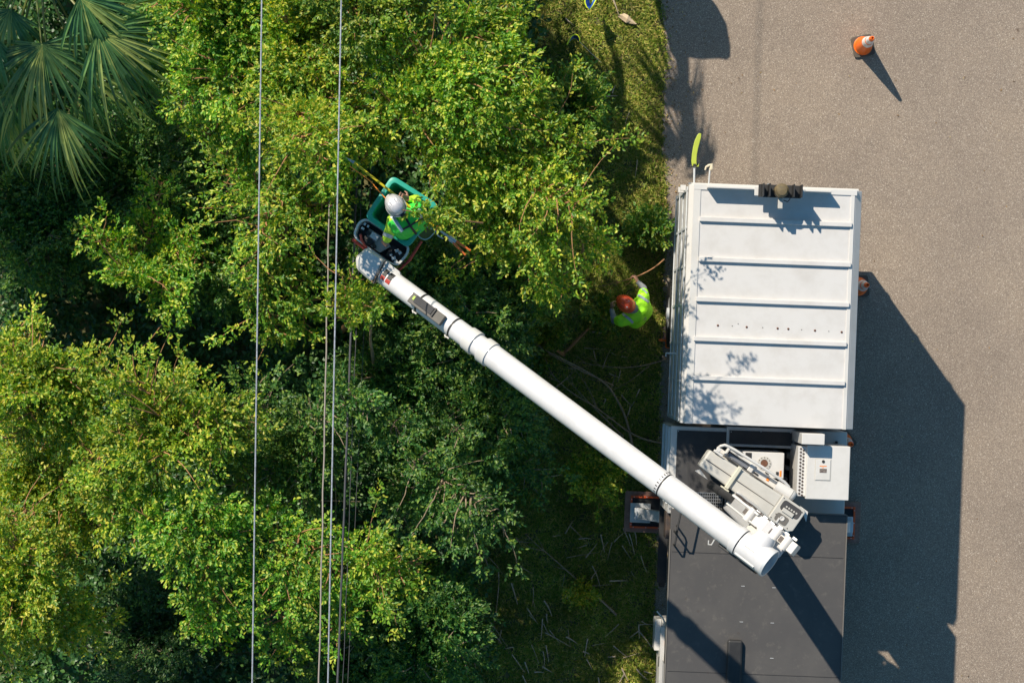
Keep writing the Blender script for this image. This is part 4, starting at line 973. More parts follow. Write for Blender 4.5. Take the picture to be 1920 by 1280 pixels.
# ---- boom tip, bucket -------------------------------------------------------
ZR = 6.62
k = MB(); tipz = 6.55
cs = [P(x, y, tipz) for x, y in ((683,462),(752,513),(744,522),(702,531),(668,492))]
def ins0(pts, m_):
    c_ = sum(pts, Vector())/len(pts); return [p-(p-c_).normalized()*m_ for p in pts]
def ploop(pts, z): return [Vector((p.x, p.y, z)) for p in pts]
tz2 = tipz+.17
rp = rpoly([P(687,463,tz2), P(722,487,tz2), P(699,531,tz2), P(668,504,tz2), P(666,482,tz2)], .05, 4)
k.rings([ploop(rp, tipz-.28), ploop(rp, tz2-.05), ploop(ins0(rp, .03), tz2)]); tipo = k.build('boom_tip_casting', M_white, truck, bevel=.015)
tz3 = tipz+.13; rp = rpoly([P(720,486,tz3), P(752,511,tz3), P(747,523,tz3), P(730,520,tz3), P(712,500,tz3)], .05, 4)
k = MB(); k.rings([ploop(rp, tipz-.2), ploop(rp, tz3)]); k.build('tip_plate', M_white, tipo, bevel=.008)
k = MB(); a, b_ = P(723,487,tz2+.004), P(700,532,tz2+.004); k.tube([a, b_], .012, 8); k.build('casting_joint', M_blk, tipo)
k = MB()
for _ in range(9):
    q = P(random.uniform(694,704), random.uniform(500,532), tz2-.02); s2 = random.uniform(.012, .03); k.box(-s2*1.4, -s2, -.06, s2*1.4, s2, 0, Matrix.Translation(q) @ Matrix.Rotation(random.uniform(0, 3), 4, 'Z'))
k.build('tip_fittings', M_tan, tipo, bevel=.004)
# bucket
def poly_px(pts, z): return [P(x, y, z) for x, y in pts]
cor = poly_px([(735,328),(823,384),(765,466),(683,407)], ZR)
cen = sum(cor, Vector())/4
def scl(pts, f_, dz): return [Vector((cen.x+(p.x-cen.x)*f_, cen.y+(p.y-cen.y)*f_, p.z+dz)) for p in pts]
def ins(pts, m_, z):
    c_ = sum(pts, Vector())/len(pts); out = []
    for p in pts:
        v = p-c_; v.z = 0; out.append(Vector((p.x, p.y, 0))-v.normalized()*m_); out[-1].z = z
    return out
o0 = rpoly(cor, .09, 5); k = MB()
k.rings([ins(o0, .075, ZR-1.05), ins(o0, .055, ZR-.5), ins(o0, .045, ZR-.06), ins(o0, .0, ZR-.05), ins(o0, .0, ZR-.008), ins(o0, .012, ZR), ins(o0, .07, ZR), ins(o0, .08, ZR-.012), ins(o0, .09, ZR-.1), ins(o0, .115, ZR-1.0)], True, True)
bucket = k.build('bucket', M_teal, truck, smooth=True)
# control tray with white rim and red skirt
ct = rpoly(poly_px([(686,409),(768,463),(764,478),(745,499),(722,489),(668,449),(663,438),(672,416)], ZR-.10), .05, 3)
k = MB(); z_ = ZR-.10
k.rings([ins(ct, .05, z_-.34), ins(ct, -.005, z_-.04), ins(ct, -.005, z_), ins(ct, .022, z_), ins(ct, .03, z_-.05), ins(ct, .045, z_-.30)], True, True)
tray = k.build('control_tray', M_white, truck, smooth=True)
k = MB(); k.rings([ploop(ins(ct, .046, 0), z_-.28), ploop(ins(ct, .046, 0), z_-.27)], True, True); k.build('tray_liner', M_blk, tray)
k = MB(); sk = poly_px([(661,449),(723,496),(747,507),(768,487),(790,452)], z_-.16)
k.tube(sk, .02, 8); k.build('red_hose', M_red, tray, smooth=True)
k = MB(); k.tube([P(676,440,z_+.02), P(678,450,z_+.05), P(684,460,z_), P(700,474,z_-.05), P(725,492,z_-.14)], .016, 8); k.build('red_hose', M_red, tray, smooth=True)
pl = [(692,428),(722,447),(733,462),(712,474),(684,454)]
k = MB(); k.rings([ploop(poly_px(pl, z_-.2), z_-.24), ploop(poly_px(pl, z_-.16), z_-.16)]); k.build('control_panel', M_grey, tray, bevel=.006)
def cyl(mb, px, py, z0, z1, r): q = P(px, py, z1); mb.lathe([(r, z0), (r, z1), (r*.6, z1+.005)], 20, Matrix.Translation((q.x, q.y, 0)))
k = MB(); cyl(k, 690, 453, z_-.16, z_-.10, .052); cyl(k, 702, 462, z_-.16, z_-.12, .026); k.build('control_knob', M_blk, tray, smooth=True)
k = MB(); q = P(702, 443, z_-.08); k.box(-.055, -.04, -.07, .055, .04, 0, Matrix.Translation(q) @ Matrix.Rotation(R(-34), 4, 'Z')); k.build('display_box', M_galv, tray, bevel=.008)
for x0, x1 in ((672, 705), (728, 756)):
    k = MB(); q = P((x0+x1)/2, 415+((x0+x1)/2-672)*.62+16, z_-.15); k.box(-.10, -.06, -.08, .10, .06, -.02, Matrix.Translation(q) @ Matrix.Rotation(R(-34), 4, 'Z'))
    for i in range(17):
        x = random.uniform(x0, x1); y = 415+(x-672)*.62+random.uniform(6, 26)
        q = P(x, y, z_-.1); s2 = random.uniform(.012, .03); k.box(-s2*1.4, -s2, -.12, s2*1.4, s2, random.uniform(-.05, .03), Matrix.Translation(q) @ Matrix.Rotation(random.uniform(0, 3), 4, 'Z'))
    k.build('control_levers', M_blk, tray, bevel=.003)
k = MB()
for (x, y) in ((684,420),(690,424),(680,428),(744,470),(738,484),(742,491),(750,474),(733,478)):
    q = P(x, y, z_-.03); s2 = random.uniform(.012, .024); k.box(-s2*1.3, -s2, -.05, s2*1.3, s2, 0, Matrix.Translation(q) @ Matrix.Rotation(random.uniform(0, 3), 4, 'Z'))
k.build('control_fittings', M_galv, tray, bevel=.003)
# tan side pouch
sp = rpoly(poly_px([(792,420),(818,432),(806,447),(797,451),(787,447),(782,441)], ZR-.25), .03, 3)
k = MB(); k.rings([ins(sp, .03, ZR-.62), ploop(sp, ZR-.25), ins(sp, .012, ZR-.25), ins(sp, .02, ZR-.32), ins(sp, .03, ZR-.55)], True, True); po = k.build('tool_pouch', M_galv, truck, smooth=True)
k = MB(); k.rings([ins(sp, .021, ZR-.34), ins(sp, .021, ZR-.33)], True, True); k.build('pouch_contents', M_tan, po)

# ------------------------------------------------------------------ people
M_skin = mat('skin', (.42, .22, .15), .5, var=(.36, .16, .1), vscale=20, vamt=.3)
M_lime = mat('hi_vis_lime', (.40, .95, .02), .6, var=(.28, .80, .02), vscale=9, vamt=.5, bump=1.0, bscale=9)
M_lime2 = mat('hi_vis_green', (.04, .62, .06), .6, var=(.02, .45, .05), vscale=9, vamt=.5, bump=1.0, bscale=9)
M_yel = mat('hi_vis_yellow', (.50, .78, .04), .6, var=(.35, .6, .03), vscale=9, vamt=.5, bump=.6, bscale=14)
M_refl = mat('reflective_tape', (.42, .50, .56), .3, metal=.2, var=(.3, .36, .4), vscale=30, vamt=.5)
M_gcloth = mat('grey_knit', (.24, .25, .27), .85, var=(.14, .15, .17), vscale=30, vamt=.6, bump=.5, bscale=50)
M_jean = mat('dark_trousers', (.05, .035, .05), .85, var=(.09, .06, .08), vscale=12, vamt=.6, bump=.4, bscale=30)
M_boot = mat('boot_leather', (.08, .05, .03), .6)
M_glove = mat('leather_glove', (.26, .12, .06), .7, var=(.15, .07, .04), vscale=20, vamt=.5)
M_hato = mat('helmet_orange', (.95, .11, .03), .35, var=(.75, .06, .02), vscale=10, vamt=.6, coat=.2)
M_hatw = mat('helmet_silver', (.58, .57, .60), .3, metal=.15, var=(.4, .4, .44), vscale=12, vamt=.6, coat=.5)
M_hair = mat('dark_hair', (.03, .02, .015), .7)
M_eye = mat('eye', (.7, .68, .65), .2)

def sphere(mb, c, r, M=None, n=14, k_=9):
    c = Vector(c); loops = []
    for j in range(1, k_):
        t = math.pi*j/k_-math.pi/2; loops.append([Vector((r[0]*math.cos(t)*math.cos(2*math.pi*i/n), r[1]*math.cos(t)*math.sin(2*math.pi*i/n), r[2]*math.sin(t))) for i in range(n)])
    if M is not None: loops = [[M @ q for q in l] for l in loops]
    return mb.rings([[c+q for q in l] for l in loops], True, True)
def cap(mb, a, b, ra, rb):
    a = Vector(a); b = Vector(b); d = (b-a).normalized(); sphere(mb, a, (ra,)*3); sphere(mb, b, (rb,)*3)
    mb.tube([a, b], [ra, rb], 14)
def soft(mb, name, m, parent, vox=.012, it=4):
    o = mb.build(name, m, parent, smooth=False); md = o.modifiers.new('remesh', 'REMESH'); md.mode = 'VOXEL'; md.voxel_size = vox; md.use_smooth_shade = True
    s_ = o.modifiers.new('smooth', 'SMOOTH'); s_.factor = .6; s_.iterations = it
    return o
def hand(mb, wrist, d, palmn, L=.18, curl=.5):
    """palm, four fingers and a thumb; d points along the hand, palmn out of the palm"""
    d = Vector(d).normalized(); n_ = Vector(palmn).normalized(); s_ = d.cross(n_).normalized(); n_ = s_.cross(d).normalized(); w_ = Vector(wrist)
    pc_ = w_+d*L*.28
    for t_ in (-.5, -.17, .17, .5): cap(mb, w_+s_*t_*.035, w_+d*L*.52+s_*t_*.075, .017, .0135)
    for i, (o_, fl) in enumerate(((-.036, .82), (-.012, 1.), (.012, .96), (.036, .78))):
        p = w_+d*L*.5+s_*o_; a = .25+curl*.3+i*.06; seg_ = L*.5*fl/3
        for j in range(3):
            dd = (d*math.cos(a)+n_*math.sin(a)+s_*o_*1.6).normalized(); q_ = p+dd*seg_; cap(mb, p, q_, .0105-.001*j, .0098-.001*j); p = q_; a += .35+curl*.75
    p = w_+d*L*.16-s_*.036; dd = (d*.6-s_*.8+n_*.25).normalized(); q_ = p+dd*.042; cap(mb, p, q_, .0145, .012); cap(mb, q_, q_+(d*.85-s_*.15+n_*.5).normalized()*.036, .0115, .009)

def drape(targets, pts, width, name, m, parent, off=.006, zt=9., fold=None):
    """a strip laid on a garment by casting rays down from above"""
    dg = bpy.context.evaluated_depsgraph_get(); trees = []
    for o in targets:
        ev = o.evaluated_get(dg); me = ev.to_mesh(); W = MW[o.name]
        trees.append(BVHTree.FromPolygons([W @ v.co for v in me.vertices], [tuple(p.vertices) for p in me.polygons])); ev.to_mesh_clear()
    P_ = [Vector(p) for p in pts]; dn = []
    for i in range(len(P_)-1):
        n_ = max(2, int((P_[i+1]-P_[i]).length/.012))
        dn += [P_[i].lerp(P_[i+1], k/n_) for k in range(n_)]
    dn.append(P_[-1]); mb = MB(); rows = []
    for i, p in enumerate(dn):
        t = (dn[min(i+1, len(dn)-1)]-dn[max(0, i-1)]); t.z = 0; t.normalize(); s_ = Vector((-t.y, t.x, 0)); row = []
        for j in range(5):
            q = p+s_*width*(j/4-.5); best = None
            for tr_ in trees:
                h_ = tr_.ray_cast(Vector((q.x, q.y, zt)), Vector((0, 0, -1)))
                if h_[0] is not None and (best is None or h_[0].z > best.z): best = h_[0]+h_[1]*off*(1 if h_[1].z > 0 else -1)
            row.append(best)
        if all(r is not None for r in row): rows.append(row)
        elif rows: break
    if len(rows) < 2: return
    vs = [v for r in rows for v in r]; fs = []
    for i in range(len(rows)-1):
        for j in range(4): fs.append((i*5+j, i*5+j+1, i*5+5+j+1, i*5+5+j))
    mb.add(vs, fs); o = mb.build(name, m, parent, smooth=True); return o

def helmet(top, F, parent, m, tilt=0., r=.125):
    """top = centre of the dome base, F facing"""
    F = Vector(F).normalized(); S_ = Vector((F.y, -F.x, 0)).normalized(); U = S_.cross(F).normalized()
    if U.z < 0: U = -U
    M = Matrix(((F.x, S_.x, U.x, top[0]), (F.y, S_.y, U.y, top[1]), (F.z, S_.z, U.z, top[2]), (0, 0, 0, 1)))
    k = MB(M); L = []
    for rr, z in ((1.10, -.012), (1.02, .0), (1.0, .03), (.95, .07), (.82, .105), (.6, .13), (.3, .145), (.06, .148)):
        l = []
        for i in range(48):
            a = 2*math.pi*i/48; brim = 1.0+(.20*max(0, math.cos(a))**3 if z <= 0 else 0)
            x = r*1.13*rr*math.cos(a)*brim; y = r*.93*rr*math.sin(a); rz = 0
            if z > .06 and abs(y) < .028 and rr > .1: rz = .006
            if z > .03 and .045 < abs(y) < .062: rz = .005
            l.append(Vector((x, y, z+rz)))
        L.append(l)
    k.rings(L, True, True); h_ = k.build('helmet', m, parent, smooth=True)
    k = MB(M)
    for y in (-.052, 0, .052): k.tube([Vector((x*r*1.0, y, .146*math.sqrt(max(0, 1-(x*.93)**2-(y/.13)**2*.8))+.003)) for x in np.linspace(-.82, .82, 13)], .0065, 6)
    k.build('helmet_ridge', m, h_, smooth=True)
    for y in (-.034, .034, -.075, .075):
        k = MB(M); k.tube([Vector((x*r*.9, y, .1415*math.sqrt(max(0, 1-(x*.84)**2-(y/.128)**2*.8))+.006)) for x in np.linspace(-.8, .8, 11)], .0035, 5); k.build('helmet_groove', M_gcloth if m is M_hatw else M_red, h_, smooth=True)
    return h_, M

def person(label, pelvis, chest, neck, head, F, S_, sh, el, wr, hd, feet, stance, mats, hand_n, gloves=None, knees=None, cat='person'):
    base = Vector((pelvis.x, pelvis.y, feet)); root = thing('person', base, label, cat)
    F = Vector(F).normalized(); S_ = Vector(S_).normalized()
    hips = [pelvis+S_*.09*sg for sg in (-1, 1)]; legs = []
    for i, sg in enumerate((-1, 1)):
        ft = base+S_*stance[0]*sg+F*stance[1][i]; ft.z = feet+.09
        kn = hips[i].lerp(ft, .5)+F*.06; legs.append((hips[i], kn, ft))
    b = MB()
    sphere(b, head, (.078, .078, .112)); cap(b, neck, head-Vector((0, 0, .05)), .055, .055); sphere(b, head+F*.03-Vector((0, 0, .06)), (.052, .052, .05))
    b.tube([head+F*.07+Vector((0, 0, .0)), head+F*.098-Vector((0, 0, .03)), head+F*.075-Vector((0, 0, .036))], [.008, .014, .009], 8)
    for sg in (-1, 1): sphere(b, head+S_*.08*sg, (.016, .016, .032))
    cap(b, chest, neck, .10, .06); cap(b, pelvis, chest, .12, .13)
    for i in range(2):
        cap(b, chest, sh[i], .08, .055); cap(b, sh[i], el[i], .050, .040); cap(b, el[i], wr[i], .040, .026)
        hand(b, wr[i], hd[i], hand_n[i])
        h_, kn, ft = legs[i]; cap(b, pelvis, h_, .1, .09); cap(b, h_, kn, .085, .055); cap(b, kn, ft, .055, .04)
        cap(b, ft-Vector((0, 0, .05)), ft+F*.16-Vector((0, 0, .06)), .035, .028)
    body = soft(b, 'body', M_skin, root, .0075, 2)
    k = MB()
    for sg in (-1, 1): sphere(k, head+F*.068+S_*.03*sg+Vector((0, 0, .012)), (.012,)*3)
    k.build('eyes', M_eye, root, smooth=True)
    k = MB(); sphere(k, head-F*.018+Vector((0, 0, .012)), (.084, .084, .098)); k.build('hair', M_hair, root, smooth=True)
    k = MB()
    for h_, kn, ft in legs: cap(k, pelvis+Vector((0, 0, .04)), h_, .135, .115); cap(k, h_, kn, .105, .078); cap(k, kn, ft, .078, .068)
    soft(k, 'trousers', mats['trousers'], root)
    for h_, kn, ft in legs:
        k = MB(); cap(k, ft+Vector((0, 0, .06)), ft-Vector((0, 0, .03)), .062, .05); cap(k, ft-Vector((0, 0, .045)), ft+F*.17-Vector((0, 0, .055)), .048, .036); soft(k, 'boot', M_boot, root)
    k = MB()
    cap(k, pelvis+Vector((0, 0, .02)), chest, .14, .15)
    for i in range(2): cap(k, chest, sh[i], .12, .078); cap(k, sh[i], el[i], .066, .054); cap(k, el[i], wr[i].lerp(el[i], .08), .054, .040)
    cap(k, chest, neck+Vector((0, 0, .01)), .12, .072)
    shirt = soft(k, 'shirt', mats['shirt'], root)
    k = MB()
    for t_ in (.0, .35, .7, 1.):
        c_ = pelvis.lerp(chest, t_); w_ = .15+.02*t_
        cap(k, c_-S_*w_*.6, c_+S_*w_*.6, .15, .15)
    up_ = Vector((0, 0, .03))
    for i, sg in enumerate((-1, 1)):
        cap(k, chest+S_*.05*sg+up_-F*.04, sh[i]+Vector((0, 0, .012)), .132, .098); cap(k, sh[i], sh[i].lerp(el[i], mats['sleeve']), .098, .082)
        if mats['sleeve'] > .9: cap(k, el[i], el[i].lerp(wr[i], .72), .074, .060)
    vest = soft(k, 'vest', mats['vest'], root, .011, 5)
    if gloves:
        for i in range(2):
            k = MB(); cap(k, wr[i].lerp(el[i], .12), wr[i], .036, .032); k.build('glove_cuff', gloves, root, smooth=True)
    return root, body, shirt, vest

# ground worker with the orange helmet
F2 = Vector((-.74, .67, 0)); S2 = Vector((.67, .74, 0))
w2 = person('person in lime safety vest and orange helmet standing on the grass holding a branch', P(1199,590,1.02), P(1194,582,1.36), P(1183,577,1.52), P(1175,570,1.63), F2, S2,
    [P(1166,601,1.41), P(1206,556,1.42)], [P(1152,601,1.18), P(1207,540,1.2)], [P(1147,580,1.12), P(1196,529,1.14)], [P(1147,568,1.12)-P(1147,580,1.12), P(1192,521,1.14)-P(1196,529,1.14)], 0, (.15, (.12, -.08)),
    dict(trousers=M_jean, shirt=M_gcloth, vest=M_lime, sleeve=.42), [(1, 0, -.3), (-.8, -.2, -.4)])
root2, body2, shirt2, vest2 = w2
h2, HM = helmet(P(1174,570,1.66), F2*1.0+Vector((0, 0, -.28)), root2, M_hato, r=.123)
k = MB(HM)
for (x, y, r_) in ((-.035, .05, .017), (-.07, -.03, .013)): k.lathe([(r_, .0), (r_, .012)], 14, Matrix.Translation((x, y, .126)) @ Matrix.Rotation(-.35*(x < 0)+.0, 4, 'Y'))
k.build('helmet_sticker', M_white, h2)
k = MB(); k.tube([P(1166,560,1.52), P(1178,558,1.52), P(1190,568,1.54), P(1190,580,1.52), P(1178,586,1.5)], .022, 8); k.build('hood', M_gcloth, root2, smooth=True)
# person in the bucket
F1 = Vector((-.6, .8, 0)); S1 = Vector((.8, .6, 0))
w1 = person('person in yellow green safety shirt and silver helmet standing in the green bucket', P(770,424,6.50), P(763,412,6.92), P(751,397,7.08), P(744,388,7.18), F1, S1,
    [P(740,416,6.98), P(785,392,6.98)], [P(731,434,6.82), P(781,372,6.86)], [P(724,449,6.68), P(766,374,6.93)], [P(720,457,6.62)-P(724,449,6.68), P(756,370,6.96)-P(766,374,6.93)], ZR-1.0, (.1, (.05, -.05)),
    dict(trousers=M_jean, shirt=M_yel, vest=M_lime2, sleeve=.25), [(.5, .2, -1), (0, .3, -1)], gloves=M_glove)
root1, body1, shirt1, vest1 = w1
h1, HM1 = helmet(P(742,386,7.24), F1*1.0+Vector((0, 0, -.3)), root1, M_hatw, r=.125)
k = MB(HM1); k.tube([Vector((.02, .118, .02)), Vector((-.09, .09, .02)), Vector((-.14, .03, .02)), Vector((-.14, -.03, .02)), Vector((-.09, -.09, .02))], .009, 7); k.build('helmet_strap', M_blk, h1, smooth=True)
k = MB(HM1); k.box(-.17, -.03, -.05, -.12, .03, .02); k.build('helmet_dial', M_blk, h1, bevel=.008)
k = MB()
cap(k, P(738,412,7.0), P(733,431,6.86), .088, .076); cap(k, P(731,434,6.83), P(726,447,6.71), .076, .062)
slv = soft(k, 'sleeve', M_yel, root1, .012, 4)
bpy.context.view_layer.update()
for pts in (((1178,544),(1190,549),(1205,558),(1216,566)), ((1162,583),(1172,592),(1180,598),(1187,605)), ((1198,541),(1207,543),(1213,550))):
    drape([vest2], [P(x, y, 1.5) for x, y in pts], .038 if pts[0][0] != 1198 else .03, 'reflective_stripe', M_refl, vest2)
for pts in (((735,404),(741,413),(748,424),(755,434)), ((786,392),(788,402),(789,415))):
    drape([vest1, shirt1, slv], [P(x, y, 7.0) for x, y in pts], .045, 'reflective_stripe', M_refl, vest1)
drape([slv, shirt1], [P(x, y, 6.8) for x, y in ((719,438),(727,441),(736,445))], .045, 'reflective_stripe', M_refl, slv)
# harness straps
drape([vest1, shirt1], [P(x, y, 7.0) for x, y in ((757,400),(763,412),(770,425),(778,436))], .03, 'harness_strap', M_blk, vest1, .010)
drape([vest1, shirt1], [P(x, y, 7.0) for x, y in ((756,430),(768,424),(780,416),(792,410))], .022, 'harness_strap', M_blk, vest1, .012)

# ------------------------------------------------------------------ tools
ps = thing('pole_saw', P(735,362,6.95), 'yellow hydraulic pole saw with orange grips, held across the green bucket', 'pole saw')
A = P(664,305,7.1); B = P(818,427,6.98); C_ = P(872,466,6.9)
MB().tube([A, B], .016, 10).build('pole', mat('yellow_pole', (.62, .50, .02), .35, var=(.4, .3, .02), vscale=12, vamt=.6), ps, smooth=True)
MB().tube([B-(B-A).normalized()*.04, B+(C_-B).normalized()*.06], [.035, .03], 12).build('red_coupling', mat('red_coupling', (.7, .06, .03), .4), ps, smooth=True)
d = (C_-B).normalized(); s_ = Vector((-d.y, d.x, 0))
k = MB(); k.tube([B+d*.05, B+d*.22], .016, 8); k.tube([B+d*.2, B+d*.30], .028, 10); k.tube([B+d*.22+s_*-.03, B+d*.34+s_*-.03], .014, 8); k.build('valve_body', M_steel, ps, smooth=True)
for o_, e_ in ((.012, .52), (-.04, .50)):
    k = MB(); k.tube([B+d*.28+s_*o_*.6, B+d*e_+s_*o_*1.6], [.018, .014], 10); k.build('grip', mat('orange_grip', (.72, .16, .03), .45), ps, smooth=True)
k = MB(); k.tube([B+d*.0-s_*.03, B+d*.08-s_*.07, B+d*.15-s_*.06], .009, 7); k.build('trigger', M_steel, ps)
dd = (A-B).normalized(); k = MB(); k.prism([(0, -.02), (.12, .01), (.13, .02), (0, .02)], -.002, .002, Matrix.Translation(A) @ dd.to_track_quat('X', 'Z').to_matrix().to_4x4()); k.build('saw_blade', M_steel, ps)
cd_ = [P(656,312,7.1), P(676,326,7.1), P(695,340,7.08), (P(710,358,7.06)), P(724,373,7.1)]
tag(MB().tube(cd_, .007, 7).build('tool_cord', M_orange, smooth=True), 'thin orange cord running from the silver helmet toward the upper left over the bucket rim', 'cord')
# a leafy cut branch lying over the shoulder and bucket rim
lb = thing('leafy_branch', P(790,402,7.1), 'leafy sprig lying over the right shoulder of the person in the bucket', 'branch')
MB().tube([P(742,392,7.38), P(770,396,7.3), P(800,402,7.2), P(850,412,7.1), P(905,418,6.6)], [.005, .006, .008, .009, .012], 7).build('twig', M_bark, lb, smooth=True)
cr = Crown()
for (x, y, z, r_) in ((775,396,7.26,.085), (790,402,7.22,.13), (808,402,7.18,.13), (826,410,7.12,.12), (845,408,7.06,.10), (785,388,7.2,.08), (797,418,7.14,.08)):
    cr.clump(P(x, y, z), r_, (.9, -.2, 0), 700, .06, .015, .1)
link_mesh('leaves', cr.mesh('leaves'), LEAF_A, lb)

# pole saw and hook standing out of the truck's rear corner
M_lim = mat('lime_scabbard', (.42, .50, .06), .45, var=(.3, .36, .05), vscale=8, vamt=.5)
t = thing('pruning_saw', P(1301,330,2.4), 'long pruning saw in a curved lime green scabbard sticking out behind the truck', 'saw')
k = MB(); ctr = [(1302,311),(1301,302),(1302,290),(1304,278),(1307,266),(1311,255)]; wd = [4.5,4.8,4.7,4.8,5,4]
L_ = []; R_ = []
for i, (x, y) in enumerate(ctr):
    a = P(*ctr[max(0, i-1)], 2.45); b = P(*ctr[min(i+1, len(ctr)-1)], 2.45); tt = (b-a).normalized(); s_ = Vector((-tt.y, tt.x, 0)); q = P(x, y, 2.45); w_ = wd[i]*(CAMH-2.45)/FPX
    L_.append(q+s_*w_); R_.append(q-s_*w_)
e_ = P(1313,250,2.45); poly = [(p.x, p.y) for p in L_]+[(e_.x-.02, e_.y), (e_.x+.015, e_.y-.003)]+[(p.x, p.y) for p in R_[::-1]]+[(R_[0].x+.035, R_[0].y+.03), (R_[0].x+.03, R_[0].y-.02)]
k.prism(poly, 2.43, 2.455); k.build('scabbard', M_lim, t, bevel=.006)
MB().tube([P(1302,312,2.42), P(1301.5,344,2.42), P(1300,380,2.42)], .016, 10).build('saw_pole', M_galv, t, smooth=True)
k = MB(); k.tube([P(1301,308,2.44), P(1294,313,2.44)], .014, 8); k.box(-.02, -.02, -.015, .02, .02, .02, Matrix.Translation(P(1302,310,2.44))); k.build('saw_clamp', M_blk, t)
t = thing('pruning_hook', P(1331,330,2.35), 'small white pruning hook on a pole beside the lime scabbard', 'pruning hook')
k = MB(); k.tube([P(1322,319,2.4), P(1324,313,2.4), P(1329,310,2.4), P(1334,309,2.4), P(1334,316,2.4), P(1331,319,2.4)], [.012, .016, .02, .03, .03, .02], 9); k.build('hook', mat('ivory_hook', (.62, .55, .42), .4), t, smooth=True)
MB().tube([P(1331,318,2.39), P(1329,344,2.37), P(1326,380,2.35)], .013, 9).build('hook_pole', M_galv, t, smooth=True)

# ------------------------------------------------------------------ cones
M_con = mat('cone_orange', (1.0, .17, .004), .42, var=(.6, .09, .015), vscale=9, vamt=.35, coat=.15)
M_cw = mat('cone_band', (.78, .76, .76), .35, var=(.42, .40, .40), vscale=16, vamt=.6)
def make_cone(base, rz, label):
    t = thing('traffic_cone', base, label, 'traffic cone', rz, 'orange traffic cones around the truck'); M = MW[t.name]
    k = MB(M); sq_ = rpoly([Vector((-.17, -.17, 0)), Vector((.17, -.17, 0)), Vector((.17, .17, 0)), Vector((-.17, .17, 0))], .05, 3)
    k.rings([[v+Vector((0, 0, .006)) for v in sq_], [v+Vector((0, 0, .03)) for v in sq_], [v*.96+Vector((0, 0, .038)) for v in sq_]]); k.build('base_plate', mat('cone_base', (.09, .075, .06), .7), t, bevel=.004)
    rr = lambda z: .140-(z-.04)/.87*.112
    k = MB(M); k.lathe([(.150, .038), (.148, .055), (rr(.06), .062)]+[(rr(z), z) for z in (.2, .4, .6, .8, .9)]+[(.026, .91), (.018, .91), (.018, .80)], 36, None, True, True); k.build('cone_body', M_con, t, smooth=True)
    for z0, z1 in ((.46, .60), (.65, .80)):
        k = MB(M); k.lathe([(rr(z0)+.001, z0), (rr(z0)+.0035, z0), (rr(z1)+.0035, z1), (rr(z1)+.001, z1)], 36, None, False, False); k.build('white_band', M_cw, t, smooth=True)
    return t
q = P(1636,71.5,.91); c1_ = make_cone((q.x, q.y, .004), R(12), 'traffic cone alone on the sunlit asphalt at the upper right')
for (x, y, lab, rz) in ((1627,534,'traffic cone in the shadow beside the right side of the chip box', 95), (1597,833,'traffic cone in the shadow beside the white equipment cabinet', 40)):
    q = P(x, y, .91); c_ = c1_.copy(); COL.objects.link(c_); c_.location = (q.x, q.y, .004); c_.rotation_euler = (0, 0, R(rz)); c_['label'] = lab
    for ch in list(c1_.children): d_ = ch.copy(); COL.objects.link(d_); d_.parent = c_
# wheel chock
t = thing('wheel_chock', P(1250,638,0), 'orange wheel chock against the rear left tyre', 'wheel chock')
k = MB(); q = P(1250,638,0)
M = Matrix.Translation((q.x, q.y, .006)) @ Matrix.Rotation(R(-2), 4, 'Z')
k.box(-.02, -.12, 0, .16, .12, .06, M); k.prism([(0, 0), (.14, 0), (.14, .16)], -.11, .11, M @ Matrix.Rotation(R(90), 4, 'X')); k.build('wedge', M_con, t, bevel=.008)
MB().box(-.13, -.018, .05, .03, .018, .085, M).build('handle', M_con, t, bevel=.006)

# ------------------------------------------------------------------ flags on the lawn
M_blue = mat('blue_cloth', (.02, .13, .55), .5, var=(.25, .4, .7), vscale=14, vamt=.6)
M_lemon = mat('lemon_rim', (.75, .9, .03), .5)
def flag(outer, inner, z0, z1, foot, label, hole=True):
    t = thing('marker_flag', P(*foot, 0), label, 'flag', group='blue marker flags on the lawn')
    o_ = [P(x, y, z1) for x, y in outer]; i_ = [P(x, y, z0) for x, y in inner]; n = len(o_)
    k = MB(); k.add(o_+i_+[p-Vector((0, 0, .006)) for p in o_+i_], [(i, i+1, n+i+1, n+i) for i in range(n-1)]+[(2*n+n+i, 2*n+n+i+1, 2*n+i+1, 2*n+i) for i in range(n-1)]); k.build('cloth', M_blue, t)
    k = MB(); k.tube(o_, .010, 7); k.tube(i_, .005, 7); k.build('yellow_rim', M_lemon, t, smooth=True)
    e = o_[-1]; k = MB(); k.tube([e, e.lerp(P(*foot, 0), .5)+Vector((0, 0, -.03)), P(*foot, 0)], .004, 6); k.build('flag_pole', M_white, t, smooth=True)
flag([(1063,84),(1067,76),(1071,69),(1077,65),(1083,66),(1087,72),(1087,79)], [(1063,83.5),(1068,79),(1072,75),(1077,73),(1081,74),(1083,76),(1086,79)], .35, .55, (1130,120), 'small crescent blue flag with yellow rim on the shaded lawn')
flag([(1099,-14),(1097,-4),(1097,6),(1100,14),(1106,19),(1112,11),(1118,0)], [(1106,-14),(1105,-6),(1105,1),(1106,6),(1107,9),(1109,6),(1112,0)], .38, .55, (1122,-40), 'blue flag with yellow rim cut by the top edge of the picture')
t = None

